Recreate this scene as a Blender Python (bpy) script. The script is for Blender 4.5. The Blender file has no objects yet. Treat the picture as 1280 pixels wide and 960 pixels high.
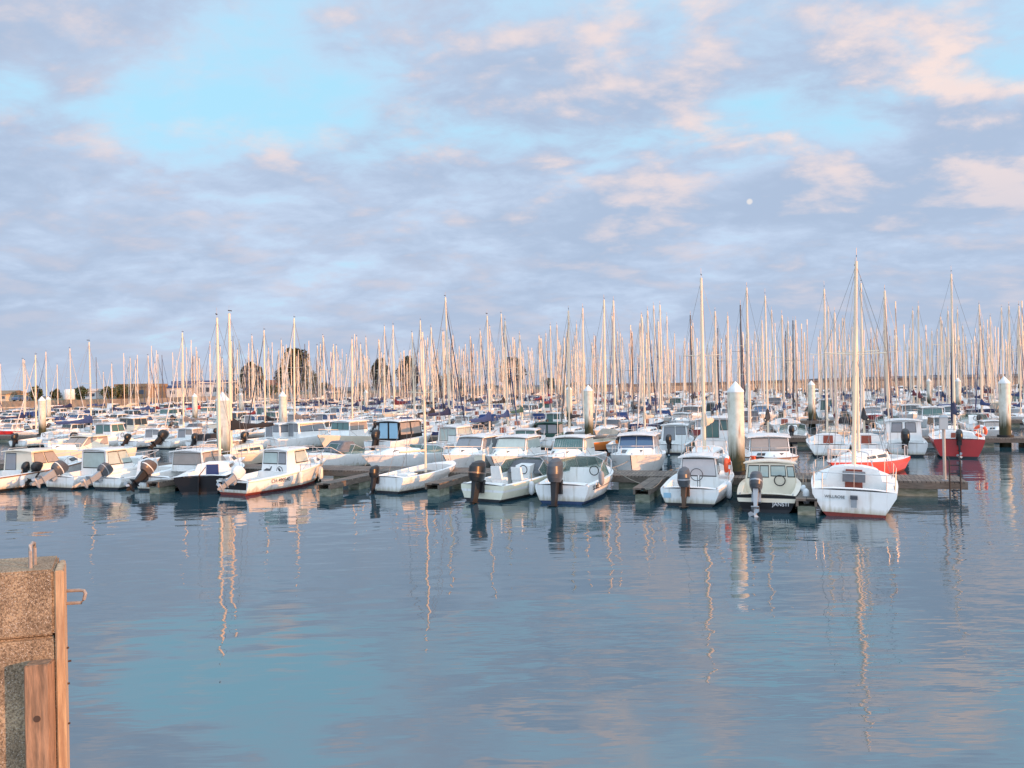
import bpy, bmesh, math, random
from mathutils import Vector, Matrix
R = math.radians
random.seed(7)
S = bpy.context.scene
COL = S.collection

# ------------------------------------------------------------------ camera
CAMH = 4.0
pitch, roll = math.atan(4 / 1000), math.atan(0.0205)
F = Vector((0, math.cos(pitch), math.sin(pitch)))
U0 = Vector((0, -math.sin(pitch), math.cos(pitch)))
R0 = Vector((1, 0, 0))
RT = R0 * math.cos(roll) - U0 * math.sin(roll)
UP = R0 * math.sin(roll) + U0 * math.cos(roll)
cam = bpy.data.cameras.new('camera')
cam.lens = 28.125; cam.sensor_width = 36; cam.clip_start = 0.1; cam.clip_end = 20000
co = bpy.data.objects.new('camera', cam); COL.objects.link(co)
M = Matrix((RT, UP, -F)).transposed().to_4x4(); M.translation = Vector((0, 0, CAMH))
co.matrix_world = M
S.camera = co

# ------------------------------------------------------------------ sun and sky
SUN_EL = R(7.0)
SUN_AZ = R(25)                       # horizontal direction to the sun: right and a little behind the camera
SD = Vector((math.cos(SUN_AZ) * math.cos(SUN_EL), -math.sin(SUN_AZ) * math.cos(SUN_EL), math.sin(SUN_EL)))
sl = bpy.data.lights.new('sun', 'SUN'); sl.energy = 5.0; sl.angle = R(0.5); sl.color = (1.0, 0.41, 0.12)
so = bpy.data.objects.new('sun', sl); COL.objects.link(so)
so.rotation_euler = SD.to_track_quat('Z', 'Y').to_euler()
S.view_settings.view_transform = 'Standard'; S.view_settings.look = 'None'
S.view_settings.exposure = 0.12; S.view_settings.gamma = 1
S.view_settings.use_curve_mapping = False
S.cycles.use_denoising = True
S.cycles.max_bounces = 6

W = bpy.data.worlds.new('World'); S.world = W; W.use_nodes = True
nt = W.node_tree; N = nt.nodes; LK = nt.links
for n in list(N): N.remove(n)
SKS = 0.1
def nd(t, **k):
    n = N.new(t)
    for a, v in k.items(): setattr(n, a, v)
    return n
def put(sock, v):
    if hasattr(v, 'is_linked') or isinstance(v, bpy.types.NodeSocket): LK.new(v, sock)
    else: sock.default_value = v
def mth(op, a, b=None, c=None, clamp=False):
    n = nd('ShaderNodeMath', operation=op, use_clamp=clamp); put(n.inputs[0], a)
    if b is not None: put(n.inputs[1], b)
    if c is not None: put(n.inputs[2], c)
    return n.outputs[0]
def sstep(x, lo, hi):
    n = nd('ShaderNodeMapRange', interpolation_type='SMOOTHSTEP'); put(n.inputs[0], x)
    n.inputs[1].default_value = lo; n.inputs[2].default_value = hi
    return n.outputs[0]
def mixc(f, a, b):
    n = nd('ShaderNodeMix', data_type='RGBA'); put(n.inputs[0], f)
    put(n.inputs[6], a if not isinstance(a, tuple) else a + (1,)); put(n.inputs[7], b if not isinstance(b, tuple) else b + (1,))
    return n.outputs[2]
def noise(vec, scale, detail=5, rough=.55, dist=0):
    n = nd('ShaderNodeTexNoise'); LK.new(vec, n.inputs['Vector'])
    n.inputs['Scale'].default_value = scale; n.inputs['Detail'].default_value = detail
    n.inputs['Roughness'].default_value = rough; n.inputs['Distortion'].default_value = dist
    return n.outputs[0]
tc = nd('ShaderNodeTexCoord'); DIR = tc.outputs['Generated']
sx = nd('ShaderNodeSeparateXYZ'); LK.new(DIR, sx.inputs[0])
X, Y, Z = sx.outputs
Zp = mth('MAXIMUM', Z, 0.0)
inv = mth('DIVIDE', 1.0, mth('ADD', Zp, 0.26))
cx = nd('ShaderNodeCombineXYZ')
LK.new(mth('MULTIPLY', X, inv), cx.inputs[0]); LK.new(mth('MULTIPLY', Y, inv), cx.inputs[1]); cx.inputs[2].default_value = 23.3
P = cx.outputs[0]
mp = nd('ShaderNodeMapping'); LK.new(P, mp.inputs[0]); mp.inputs['Rotation'].default_value = (0, 0, R(14)); mp.inputs['Scale'].default_value = (.90, 1.10, 1)
PM = mp.outputs[0]
n1 = noise(PM, 2.1, 8, .53, .35)
mo_ = nd('ShaderNodeVectorMath', operation='ADD'); LK.new(PM, mo_.inputs[0]); mo_.inputs[1].default_value = (.085, -.06, .03)
n1o = noise(mo_.outputs[0], 2.1, 8, .53, .35)
n2o = noise(mo_.outputs[0], 6.0, 8, .60, .25)       # cloud bodies
n2 = noise(PM, 6.0, 8, .60, .25)          # cloudlets
n3 = noise(PM, 0.55, 2, .5, 0)          # large gaps
sky = nd('ShaderNodeTexSky', sky_type='NISHITA'); sky.sun_disc = False
sky.sun_elevation = SUN_EL; sky.sun_rotation = math.pi / 2 + SUN_AZ
sky.altitude = 0; sky.air_density = 1.0; sky.dust_density = 0.6; sky.ozone_density = 1.5
# clear sky: the physical sky, lifted
vs = nd('ShaderNodeVectorMath', operation='MULTIPLY'); LK.new(sky.outputs[0], vs.inputs[0]); vs.inputs[1].default_value = (1.5, 1.7, 1.7)
clear = mixc(.85, vs.outputs[0], (4.4, 7.9, 10.0))
# coverage
dens = mth('ADD', mth('MULTIPLY', n1, .60), mth('MULTIPLY', n2, .40))
dens = mth('ADD', dens, mth('MULTIPLY', mth('SUBTRACT', n3, .5), .22))
low = sstep(Z, .31, .20)               # a closed sheet of cloud low down
gap = mth('MULTIPLY', sstep(Z, .245, .285), sstep(Z, .345, .30))
dens = mth('ADD', dens, mth('MULTIPLY', low, .17))
dens = mth('SUBTRACT', dens, mth('MULTIPLY', gap, .025))
cov = sstep(mth('ADD', dens, mth('MULTIPLY', sstep(Z, .31, .36), .03)), .37, .60)
# cloud colour: lavender grey with pink lit sides
lit = sstep(mth('ADD', mth('MULTIPLY', noise(PM, 1.7, 5, .6, .3), .6), mth('MULTIPLY', n2, .4)), .52, .68)
side = mth('MULTIPLY_ADD', X, .55, .55, clamp=True)
relief = sstep(mth('ADD', mth('SUBTRACT', n1, n1o), mth('MULTIPLY', mth('SUBTRACT', n2, n2o), .45)), -.02, .20)
lit = mth('ADD', mth('MULTIPLY', lit, .30), mth('MULTIPLY', relief, .95), clamp=True)
lit = mth('MULTIPLY', lit, mth('MULTIPLY_ADD', side, .70, .38))
lit = mth('MULTIPLY', lit, mth('MULTIPLY_ADD', sstep(Z, .1, .30), .65, .35))
thick = sstep(mth('SUBTRACT', dens, mth('MULTIPLY', low, .10)), .40, .62)
cbase = mixc(thick, (5.6, 6.7, 8.5), (4.0, 5.0, 6.7))
ccol = mixc(lit, cbase, (8.9, 7.3, 6.9))
hz = sstep(Z, .14, .0)
ccol = mixc(mth('MULTIPLY', hz, .5), ccol, (4.7, 5.3, 6.6))
streak = nd('ShaderNodeMapping'); LK.new(DIR, streak.inputs[0]); streak.inputs['Scale'].default_value = (2.2, 2.2, 34)
stn = sstep(noise(streak.outputs[0], 1.0, 4, .5, 0), .55, .75)
ccol = mixc(mth('MULTIPLY', mth('MULTIPLY', stn, sstep(Z, .22, .06)), .22), ccol, (7.4, 6.3, 6.3))
allc = mixc(cov, clear, ccol)
# overhead lift added out of view to fill the shade; sunset side brighter too
dt = nd('ShaderNodeVectorMath', operation='DOT_PRODUCT'); LK.new(DIR, dt.inputs[0]); dt.inputs[1].default_value = SD
glow = mth('POWER', mth('MAXIMUM', dt.outputs['Value'], 0.0), 3.0)
allc2 = nd('ShaderNodeVectorMath', operation='SCALE'); LK.new(allc, allc2.inputs[0])
LK.new(mth('ADD', mth('MULTIPLY_ADD', sstep(Z, .48, .95), 1.1, 1.0), mth('MULTIPLY', sstep(Y, .1, -.5), .8)), allc2.inputs[3])
gl = nd('ShaderNodeVectorMath', operation='SCALE'); gl.inputs[0].default_value = (10, 6.5, 4.4); LK.new(mth('MULTIPLY', glow, .9), gl.inputs[3])
ad = nd('ShaderNodeVectorMath', operation='ADD'); LK.new(allc2.outputs[0], ad.inputs[0]); LK.new(gl.outputs[0], ad.inputs[1])
# the small moon glimpsed through a gap
md = (F + RT * (937 - 640) / 1000 - UP * (252 - 480) / 1000).normalized()
dm = nd('ShaderNodeVectorMath', operation='DOT_PRODUCT'); LK.new(DIR, dm.inputs[0]); dm.inputs[1].default_value = md
ms = mth('MULTIPLY', sstep(dm.outputs['Value'], math.cos(R(.24)), math.cos(R(.10))), 1.0)
fin = mixc(ms, ad.outputs[0], (7.3, 7.2, 7.4))
bg = nd('ShaderNodeBackground'); LK.new(fin, bg.inputs[0]); bg.inputs[1].default_value = SKS
wo = nd('ShaderNodeOutputWorld'); LK.new(bg.outputs[0], wo.inputs[0])

# ------------------------------------------------------------------ layout helpers
TH = R(20)
GU = Vector((math.sin(TH), math.cos(TH), 0))     # along the berths, away from the camera
GV = Vector((math.cos(TH), -math.sin(TH), 0))    # along the pontoons, to the right
PU = [31.2 + 22 * i for i in range(14)]          # pontoon centre lines
def at(px, py, z=0.0):
    d = F + RT * (px - 640) / 1000 - UP * (py - 480) / 1000
    return Vector((0, 0, CAMH)) + d * ((z - CAMH) / d.z)
def onu(px, u):                                  # ground point under picture column px on the line u
    t = (px - 640) / 1000
    d = u / (t * math.sin(TH) + math.cos(TH))
    return Vector((t * d, d, 0))
def pxof(p):
    q = Vector(p) - Vector((0, 0, CAMH))
    return 640 + 1000 * q.dot(RT) / max(q.dot(F), .01)
HU = math.atan2(GU.y, GU.x)                      # heading bow away
HD = HU + math.pi                                # heading bow to the camera

# ------------------------------------------------------------------ materials
MATS = {}
def mat(name, col, rough=.5, metal=0.0, spec=.5, var=0.0, scale=3.0, var2=None, bump=0.0, coat=0.0, stretch=(1, 1, 1)):
    if name in MATS: return MATS[name]
    m = bpy.data.materials.new(name); m.use_nodes = True
    t = m.node_tree; b = t.nodes['Principled BSDF']
    b.inputs['Base Color'].default_value = (*col, 1); b.inputs['Roughness'].default_value = rough
    b.inputs['Metallic'].default_value = metal; b.inputs['Specular IOR Level'].default_value = spec
    b.inputs['Coat Weight'].default_value = coat
    if var or var2 or bump:
        c = t.nodes.new('ShaderNodeTexCoord'); mpn = t.nodes.new('ShaderNodeMapping'); mpn.inputs['Scale'].default_value = stretch
        t.links.new(c.outputs['Object'], mpn.inputs[0])
        n = t.nodes.new('ShaderNodeTexNoise'); n.inputs['Scale'].default_value = scale; n.inputs['Detail'].default_value = 6; n.inputs['Roughness'].default_value = .65
        t.links.new(mpn.outputs[0], n.inputs['Vector'])
        r = t.nodes.new('ShaderNodeValToRGB'); r.color_ramp.elements[0].position = .36; r.color_ramp.elements[1].position = .66
        c2 = var2 if var2 else tuple(x * (1 - var) for x in col)
        r.color_ramp.elements[0].color = (*c2, 1); r.color_ramp.elements[1].color = (*col, 1)
        t.links.new(n.outputs[0], r.inputs[0]); t.links.new(r.outputs[0], b.inputs['Base Color'])
        if bump:
            bm_ = t.nodes.new('ShaderNodeBump'); bm_.inputs['Strength'].default_value = bump; bm_.inputs['Distance'].default_value = .02
            t.links.new(n.outputs[0], bm_.inputs['Height']); t.links.new(bm_.outputs[0], b.inputs['Normal'])
    MATS[name] = m; return m
WHITE = mat('gelcoat_white', (.82, .82, .80), .28, var=.10, scale=1.6, coat=.2)
def weather(m, amt=.5):
    t = m.node_tree; b = t.nodes['Principled BSDF']; src = b.inputs['Base Color'].links[0].from_socket; L_ = t.links
    c = t.nodes.new('ShaderNodeTexCoord'); s_ = t.nodes.new('ShaderNodeSeparateXYZ'); L_.new(c.outputs['Object'], s_.inputs[0])
    mpn = t.nodes.new('ShaderNodeMapping'); mpn.inputs['Scale'].default_value = (5, 5, .5); L_.new(c.outputs['Object'], mpn.inputs[0])
    n = t.nodes.new('ShaderNodeTexNoise'); n.inputs['Scale'].default_value = 1.5; n.inputs['Detail'].default_value = 6; L_.new(mpn.outputs[0], n.inputs['Vector'])
    ma = t.nodes.new('ShaderNodeMath'); ma.operation = 'MULTIPLY_ADD'; L_.new(n.outputs[0], ma.inputs[0]); ma.inputs[1].default_value = -.35; L_.new(s_.outputs[2], ma.inputs[2])
    mr = t.nodes.new('ShaderNodeMapRange'); L_.new(ma.outputs[0], mr.inputs[0]); mr.inputs[1].default_value = -.08; mr.inputs[2].default_value = .10; mr.inputs[3].default_value = .75; mr.inputs[4].default_value = 0
    m1 = t.nodes.new('ShaderNodeMix'); m1.data_type = 'RGBA'; L_.new(mr.outputs[0], m1.inputs[0]); L_.new(src, m1.inputs[6]); m1.inputs[7].default_value = (.34, .29, .17, 1)
    r2 = t.nodes.new('ShaderNodeMapRange'); L_.new(n.outputs[0], r2.inputs[0]); r2.inputs[1].default_value = .56; r2.inputs[2].default_value = .74; r2.inputs[3].default_value = 0; r2.inputs[4].default_value = amt
    m2 = t.nodes.new('ShaderNodeMix'); m2.data_type = 'RGBA'; L_.new(r2.outputs[0], m2.inputs[0]); L_.new(m1.outputs[2], m2.inputs[6]); m2.inputs[7].default_value = (.42, .37, .29, 1)
    L_.new(m2.outputs[2], b.inputs['Base Color'])
weather(WHITE)
CREAM = mat('gelcoat_cream', (.78, .70, .56), .3, var=.10, scale=1.6, coat=.2)
DECK = mat('deck_white', (.80, .80, .78), .5, var=.10, scale=4)
FLOORM = mat('cockpit_grey', (.60, .61, .60), .6, var=.15, scale=5)
NAVYH = mat('gelcoat_navy', (.02, .035, .12), .25, coat=.3)
REDH = mat('gelcoat_red', (.40, .018, .018), .3, var=.15, scale=2, coat=.2)
CORALH = mat('gelcoat_coral', (.75, .085, .05), .3, var=.1, scale=2, coat=.2)
ORANGEH = mat('gelcoat_orange', (.70, .20, .04), .35, var=.1, scale=2)
BLACKH = mat('gelcoat_black', (.007, .007, .009), .4, spec=.3)
LBLUE = mat('gelcoat_light_blue', (.32, .52, .66), .3, var=.08)
YELH = mat('gelcoat_pale_yellow', (.77, .75, .60), .35, var=.1)
GREENH = mat('gelcoat_green', (.03, .15, .09), .3)
BOOT = mat('antifoul_dark', (.02, .022, .028), .7, var=.3, scale=6)
BOOTR = mat('antifoul_red', (.20, .03, .022), .7, var=.3, scale=6)
BOOTB = mat('antifoul_blue', (.02, .05, .13), .7, var=.3, scale=6)
GLASS = mat('window_dark', (.03, .045, .05), .08, spec=.8)
GLASSG = mat('window_green', (.06, .14, .13), .10, spec=.8)
GLASSB = mat('window_blue', (.03, .07, .16), .08, spec=.8)
CURT = mat('window_curtained', (.33, .29, .26), .25, spec=.6, var=.12, scale=3)
CURTG = mat('window_grey_screen', (.25, .26, .28), .3, spec=.6, var=.1)
FROST = mat('window_frosted', (.42, .50, .47), .25, spec=.6, var=.15, scale=3)
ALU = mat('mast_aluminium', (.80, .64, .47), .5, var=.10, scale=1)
ALUD = mat('mast_dark', (.10, .10, .11), .45, metal=.3)
STEEL = mat('stainless_steel', (.50, .50, .50), .45, metal=.5)
WIRE = mat('rigging_wire', (.30, .29, .28), .5, metal=.5)
BLACKP = mat('motor_black', (.008, .008, .009), .35)
GREYP = mat('motor_grey', (.055, .06, .07), .35)
SILVP = mat('motor_silver', (.30, .32, .34), .35, metal=.3)
WHITEP = mat('motor_white', (.62, .62, .60), .35)
MLEG = mat('motor_leg', (.010, .010, .012), .5)
RUBBER = mat('rubber_black', (.015, .015, .016), .75)
TUBEG = mat('inflatable_grey', (.33, .34, .35), .6)
CANV = {}
for nme, c in dict(navy=(.014, .022, .075), blue=(.024, .055, .17), black=(.016, .016, .02), cream=(.62, .54, .42), grey=(.16, .165, .18),
                   green=(.03, .09, .075), burgundy=(.14, .018, .03), beige=(.42, .35, .28), white=(.70, .69, .66), orange=(.62, .18, .04), red=(.45, .03, .03)).items():
    CANV[nme] = mat('canvas_' + nme, c, .85, var=.25, scale=5, bump=.3)
TEAK = mat('teak', (.22, .10, .045), .55, var=.35, scale=7, stretch=(1, 6, 6))
WOODR = mat('companion_red_wood', (.30, .07, .04), .45, var=.25, scale=6)
FEND = mat('fender_white', (.66, .67, .68), .5, var=.1)
FENDR = mat('buoy_red', (.50, .04, .05), .5, var=.1)
LIFER = mat('lifebuoy_orange', (.80, .10, .03), .5)
ROPE = mat('rope', (.30, .27, .22), .9, var=.2, scale=20)
INK = mat('lettering_black', (.02, .02, .025), .5)
INKW = mat('lettering_white', (.75, .75, .75), .5)
PLANK = None

def trans_mat(name, tint, keep):
    m = bpy.data.materials.new(name); m.use_nodes = True; t = m.node_tree
    b = t.nodes['Principled BSDF']; b.inputs['Base Color'].default_value = (*tint, 1); b.inputs['Roughness'].default_value = .05
    tr = t.nodes.new('ShaderNodeBsdfTransparent'); tr.inputs[0].default_value = (.88, .95, .92, 1)
    mx = t.nodes.new('ShaderNodeMixShader'); mx.inputs[0].default_value = keep
    o = t.nodes['Material Output']; t.links.new(tr.outputs[0], mx.inputs[1]); t.links.new(b.outputs[0], mx.inputs[2]); t.links.new(mx.outputs[0], o.inputs[0])
    return m
ACRYL = trans_mat('acrylic_windscreen', (.10, .16, .15), .45)

def plank_mat():
    m = bpy.data.materials.new('weathered_planks'); m.use_nodes = True; t = m.node_tree; b = t.nodes['Principled BSDF']
    c = t.nodes.new('ShaderNodeTexCoord')
    br = t.nodes.new('ShaderNodeTexBrick'); t.links.new(c.outputs['Object'], br.inputs[0])
    br.inputs['Color1'].default_value = (.20, .165, .135, 1); br.inputs['Color2'].default_value = (.13, .11, .095, 1); br.inputs['Mortar'].default_value = (.02, .018, .016, 1)
    br.inputs['Scale'].default_value = 1; br.inputs['Brick Width'].default_value = .14; br.inputs['Row Height'].default_value = 6.0; br.inputs['Mortar Size'].default_value = .012
    n = t.nodes.new('ShaderNodeTexNoise'); n.inputs['Scale'].default_value = 3; n.inputs['Detail'].default_value = 6; t.links.new(c.outputs['Object'], n.inputs['Vector'])
    mx = t.nodes.new('ShaderNodeMix'); mx.data_type = 'RGBA'; mx.blend_type = 'MULTIPLY'; mx.inputs[0].default_value = .8
    r = t.nodes.new('ShaderNodeValToRGB'); r.color_ramp.elements[0].position = .3; r.color_ramp.elements[1].position = .7; r.color_ramp.elements[0].color = (.5, .5, .5, 1); r.color_ramp.elements[1].color = (1.3, 1.25, 1.2, 1)
    t.links.new(n.outputs[0], r.inputs[0]); t.links.new(br.outputs[0], mx.inputs[6]); t.links.new(r.outputs[0], mx.inputs[7]); t.links.new(mx.outputs[2], b.inputs['Base Color'])
    b.inputs['Roughness'].default_value = .85
    return m
PLANK = plank_mat()
BEAM = mat('pontoon_beam', (.16, .13, .105), .85, var=.45, scale=4, stretch=(1, 1, 5))
FLOATM = mat('pontoon_float', (.27, .275, .22), .85, var=.5, scale=3, var2=(.10, .12, .08), stretch=(1, 1, 3))

def pile_mat():
    m = bpy.data.materials.new('pile_painted_steel'); m.use_nodes = True; t = m.node_tree; b = t.nodes['Principled BSDF']; L_ = t.links
    c = t.nodes.new('ShaderNodeTexCoord'); s = t.nodes.new('ShaderNodeSeparateXYZ'); L_.new(c.outputs['Object'], s.inputs[0])
    n = t.nodes.new('ShaderNodeTexNoise'); n.inputs['Scale'].default_value = 2.2; n.inputs['Detail'].default_value = 8; n.inputs['Roughness'].default_value = .7; L_.new(c.outputs['Object'], n.inputs['Vector'])
    mpn = t.nodes.new('ShaderNodeMapping'); mpn.inputs['Scale'].default_value = (4, 4, .5); L_.new(c.outputs['Object'], mpn.inputs[0])
    n2 = t.nodes.new('ShaderNodeTexNoise'); n2.inputs['Scale'].default_value = 1.4; n2.inputs['Detail'].default_value = 7; L_.new(mpn.outputs[0], n2.inputs['Vector'])
    def ramp(inp, a, b_, c0, c1):
        r = t.nodes.new('ShaderNodeValToRGB'); r.color_ramp.elements[0].position = a; r.color_ramp.elements[1].position = b_
        r.color_ramp.elements[0].color = (*c0, 1); r.color_ramp.elements[1].color = (*c1, 1); L_.new(inp, r.inputs[0]); return r.outputs[0]
    base = ramp(n.outputs[0], .35, .65, (.52, .50, .40), (.70, .69, .60))
    rust = ramp(n2.outputs[0], .60, .72, (0, 0, 0), (1, 1, 1))
    mx = t.nodes.new('ShaderNodeMix'); mx.data_type = 'RGBA'; L_.new(rust, mx.inputs[0]); L_.new(base, mx.inputs[6]); mx.inputs[7].default_value = (.30, .12, .05, 1)
    ma = t.nodes.new('ShaderNodeMath'); ma.operation = 'MULTIPLY_ADD'; L_.new(n2.outputs[0], ma.inputs[0]); ma.inputs[1].default_value = 1.6; L_.new(s.outputs[2], ma.inputs[2])
    mr = t.nodes.new('ShaderNodeMapRange'); L_.new(ma.outputs[0], mr.inputs[0]); mr.inputs[1].default_value = 2.0; mr.inputs[2].default_value = 2.8; mr.inputs[3].default_value = 1; mr.inputs[4].default_value = 0
    mx2 = t.nodes.new('ShaderNodeMix'); mx2.data_type = 'RGBA'; L_.new(mr.outputs[0], mx2.inputs[0]); L_.new(mx.outputs[2], mx2.inputs[6]); mx2.inputs[7].default_value = (.035, .040, .016, 1)
    L_.new(mx2.outputs[2], b.inputs['Base Color']); b.inputs['Roughness'].default_value = .7
    return m
PILE = pile_mat()
PILECAP = mat('pile_cap_white', (.78, .78, .76), .5, var=.12, scale=5)

# ------------------------------------------------------------------ mesh builder
class MB:
    def __init__(s): s.v = []; s.f = []; s.m = []; s.mats = []
    def mi(s, m):
        if m not in s.mats: s.mats.append(m)
        return s.mats.index(m)
    def vert(s, p): s.v.append(tuple(p)); return len(s.v) - 1
    def face(s, ids, m): s.f.append(tuple(ids)); s.m.append(s.mi(m))
    def poly(s, pts, m): s.face([s.vert(p) for p in pts], m)
    def hexa(s, b, t, m):                # b, t: four points each (ccw from above)
        i = [s.vert(p) for p in b] + [s.vert(p) for p in t]
        for q in ((3, 2, 1, 0), (4, 5, 6, 7), (0, 1, 5, 4), (1, 2, 6, 5), (2, 3, 7, 6), (3, 0, 4, 7)): s.face([i[k] for k in q], m)
    def box(s, c, d, m, rz=0):
        x, y, z = d[0] / 2, d[1] / 2, d[2] / 2; ca, sa = math.cos(rz), math.sin(rz)
        def P_(a, b, e): return (c[0] + a * ca - b * sa, c[1] + a * sa + b * ca, c[2] + e)
        s.hexa([P_(-x, -y, -z), P_(x, -y, -z), P_(x, y, -z), P_(-x, y, -z)], [P_(-x, -y, z), P_(x, -y, z), P_(x, y, z), P_(-x, y, z)], m)
    def loft(s, rings, m, closed=True, cap=True, mats=None):
        ids = [[s.vert(p) for p in r] for r in rings]; n = len(ids[0])
        for a, b in zip(ids, ids[1:]):
            for k in range(n if closed else n - 1):
                j = (k + 1) % n
                s.face((a[k], a[j], b[j], b[k]), mats[k] if mats else m)
        if cap and closed:
            s.face(ids[0][::-1], m); s.face(ids[-1], m)
        return ids
    def tube(s, pts, r, m, n=6, cap=True):
        pts = [Vector(p) for p in pts]; rr = r if isinstance(r, (list, tuple)) else [r] * len(pts); rings = []
        for i, p in enumerate(pts):
            d = (pts[min(i + 1, len(pts) - 1)] - pts[max(i - 1, 0)]).normalized()
            a = Vector((0, 0, 1)) if abs(d.z) < .9 else Vector((1, 0, 0))
            e1 = d.cross(a).normalized(); e2 = d.cross(e1)
            rings.append([p + (e1 * math.cos(2 * math.pi * k / n) + e2 * math.sin(2 * math.pi * k / n)) * rr[i] for k in range(n)])
        s.loft(rings, m, True, cap)
    def lathe(s, prof, m, n=16, c=(0, 0, 0)):
        s.loft([[(c[0] + r * math.cos(2 * math.pi * k / n), c[1] + r * math.sin(2 * math.pi * k / n), c[2] + z) for k in range(n)] for r, z in prof], m)
    def ball(s, c, r, m, n=8, k=6):
        rx, ry, rz_ = r if isinstance(r, tuple) else (r, r, r)
        s.loft([[(c[0] + rx * math.sin(math.pi * max(.02, min(.98, i / k))) * math.cos(2 * math.pi * j / n), c[1] + ry * math.sin(math.pi * max(.02, min(.98, i / k))) * math.sin(2 * math.pi * j / n), c[2] - rz_ * math.cos(math.pi * i / k)) for j in range(n)] for i in range(k + 1)], m)
    def torus(s, c, r, q, m, axis='x', n=20, k=8, mats=None):
        for i in range(n):
            pass
        ids = []
        for i in range(n):
            a = 2 * math.pi * i / n; ring = []
            for j in range(k):
                b = 2 * math.pi * j / k; e = r + q * math.cos(b); h = q * math.sin(b)
                p = (h, e * math.cos(a), e * math.sin(a)) if axis == 'x' else (e * math.cos(a), h, e * math.sin(a)) if axis == 'y' else (e * math.cos(a), e * math.sin(a), h)
                ring.append(s.vert((c[0] + p[0], c[1] + p[1], c[2] + p[2])))
            ids.append(ring)
        for i in range(n):
            a, b = ids[i], ids[(i + 1) % n]
            for j in range(k):
                s.face((a[j], a[(j + 1) % k], b[(j + 1) % k], b[j]), (mats[(i * len(mats)) // n] if mats else m))
    def xf(s, mtx, start=0):
        for i in range(start, len(s.v)): s.v[i] = tuple(mtx @ Vector(s.v[i]))
    def build(s, name, parent=None, loc=None, smooth=True, ang=35):
        me = bpy.data.meshes.new(name); me.from_pydata(s.v, [], s.f)
        for m in s.mats: me.materials.append(m)
        me.polygons.foreach_set('material_index', s.m)
        bm_ = bmesh.new(); bm_.from_mesh(me); bmesh.ops.recalc_face_normals(bm_, faces=bm_.faces); bm_.to_mesh(me); bm_.free()
        if smooth:
            me.polygons.foreach_set('use_smooth', [True] * len(me.polygons)); me.set_sharp_from_angle(angle=R(ang))
        me.update()
        o = bpy.data.objects.new(name, me); COL.objects.link(o)
        if parent: o.parent = parent
        if loc is not None: o.location = loc
        return o
def empty(name, loc=(0, 0, 0), rz=0):
    o = bpy.data.objects.new(name, None); COL.objects.link(o); o.empty_display_size = .3
    o.location = loc; o.rotation_euler = (0, 0, rz); return o
def tag(o, label=None, cat=None, group=None, kind=None):
    if label: o['label'] = label
    if cat: o['category'] = cat
    if group: o['group'] = group
    if kind: o['kind'] = kind
    return o
KIDS = {}
def copy_tree(o):
    c = o.copy(); COL.objects.link(c)
    for ch in o.children:
        d = copy_tree(ch); d.parent = c
    return c
def text_mesh(name, body, size, m, parent, loc, rot):
    cu = bpy.data.curves.new(name, 'FONT'); cu.body = body; cu.size = size; cu.extrude = .004; cu.align_x = 'CENTER'
    t = bpy.data.objects.new(name, cu); COL.objects.link(t)
    bpy.context.view_layer.update()
    me = bpy.data.meshes.new_from_object(t.evaluated_get(bpy.context.evaluated_depsgraph_get()))
    bpy.data.objects.remove(t); me.materials.clear(); me.materials.append(m)
    o = bpy.data.objects.new(name, me); COL.objects.link(o); o.parent = parent; o.location = loc; o.rotation_euler = rot
    return o

# ------------------------------------------------------------------ the water, the land
def water_mat():
    m = bpy.data.materials.new('harbour_water'); m.use_nodes = True; t = m.node_tree; b = t.nodes['Principled BSDF']; L_ = t.links
    b.inputs['Base Color'].default_value = (.016, .052, .070, 1); b.inputs['Roughness'].default_value = .015; b.inputs['IOR'].default_value = 4.1
    b.inputs['Specular IOR Level'].default_value = .5
    c = t.nodes.new('ShaderNodeTexCoord')
    def nz(scale, det, st, rot):
        mpn = t.nodes.new('ShaderNodeMapping'); mpn.inputs['Scale'].default_value = st; mpn.inputs['Rotation'].default_value = (0, 0, R(rot)); L_.new(c.outputs['Object'], mpn.inputs[0])
        n = t.nodes.new('ShaderNodeTexNoise'); n.inputs['Scale'].default_value = scale; n.inputs['Detail'].default_value = det; n.inputs['Roughness'].default_value = .5; L_.new(mpn.outputs[0], n.inputs['Vector'])
        return n.outputs[0]
    a1 = nz(.22, 1, (.6, 1.2, 1), 12); a2 = nz(1.05, 1.5, (.7, 1.2, 1), -15); a3 = nz(3.0, 2.5, (.40, 1.5, 1), 8)
    patch = nz(.06, 2, (.5, 1.2, 1), 10)
    def mul(x, k):
        q = t.nodes.new('ShaderNodeMath'); q.operation = 'MULTIPLY'; L_.new(x, q.inputs[0])
        if isinstance(k, float): q.inputs[1].default_value = k
        else: L_.new(k, q.inputs[1])
        return q.outputs[0]
    def add(x, y):
        q = t.nodes.new('ShaderNodeMath'); q.operation = 'ADD'; L_.new(x, q.inputs[0]); L_.new(y, q.inputs[1]); return q.outputs[0]
    mr = t.nodes.new('ShaderNodeMapRange'); L_.new(patch, mr.inputs[0]); mr.inputs[1].default_value = .42; mr.inputs[2].default_value = .62; mr.inputs[3].default_value = .25; mr.inputs[4].default_value = 1.9
    h = add(add(mul(a1, .060), mul(a2, .021)), mul(mul(a3, .0075), mr.outputs[0]))
    bp = t.nodes.new('ShaderNodeBump'); bp.inputs['Strength'].default_value = 1; bp.inputs['Distance'].default_value = 1.0; L_.new(h, bp.inputs['Height']); L_.new(bp.outputs[0], b.inputs['Normal'])
    return m
w = MB(); w.poly([(-6000, -200, 0), (6000, -200, 0), (6000, 12000, 0), (-6000, 12000, 0)], water_mat())
tag(w.build('water', smooth=False), kind='structure')

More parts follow.
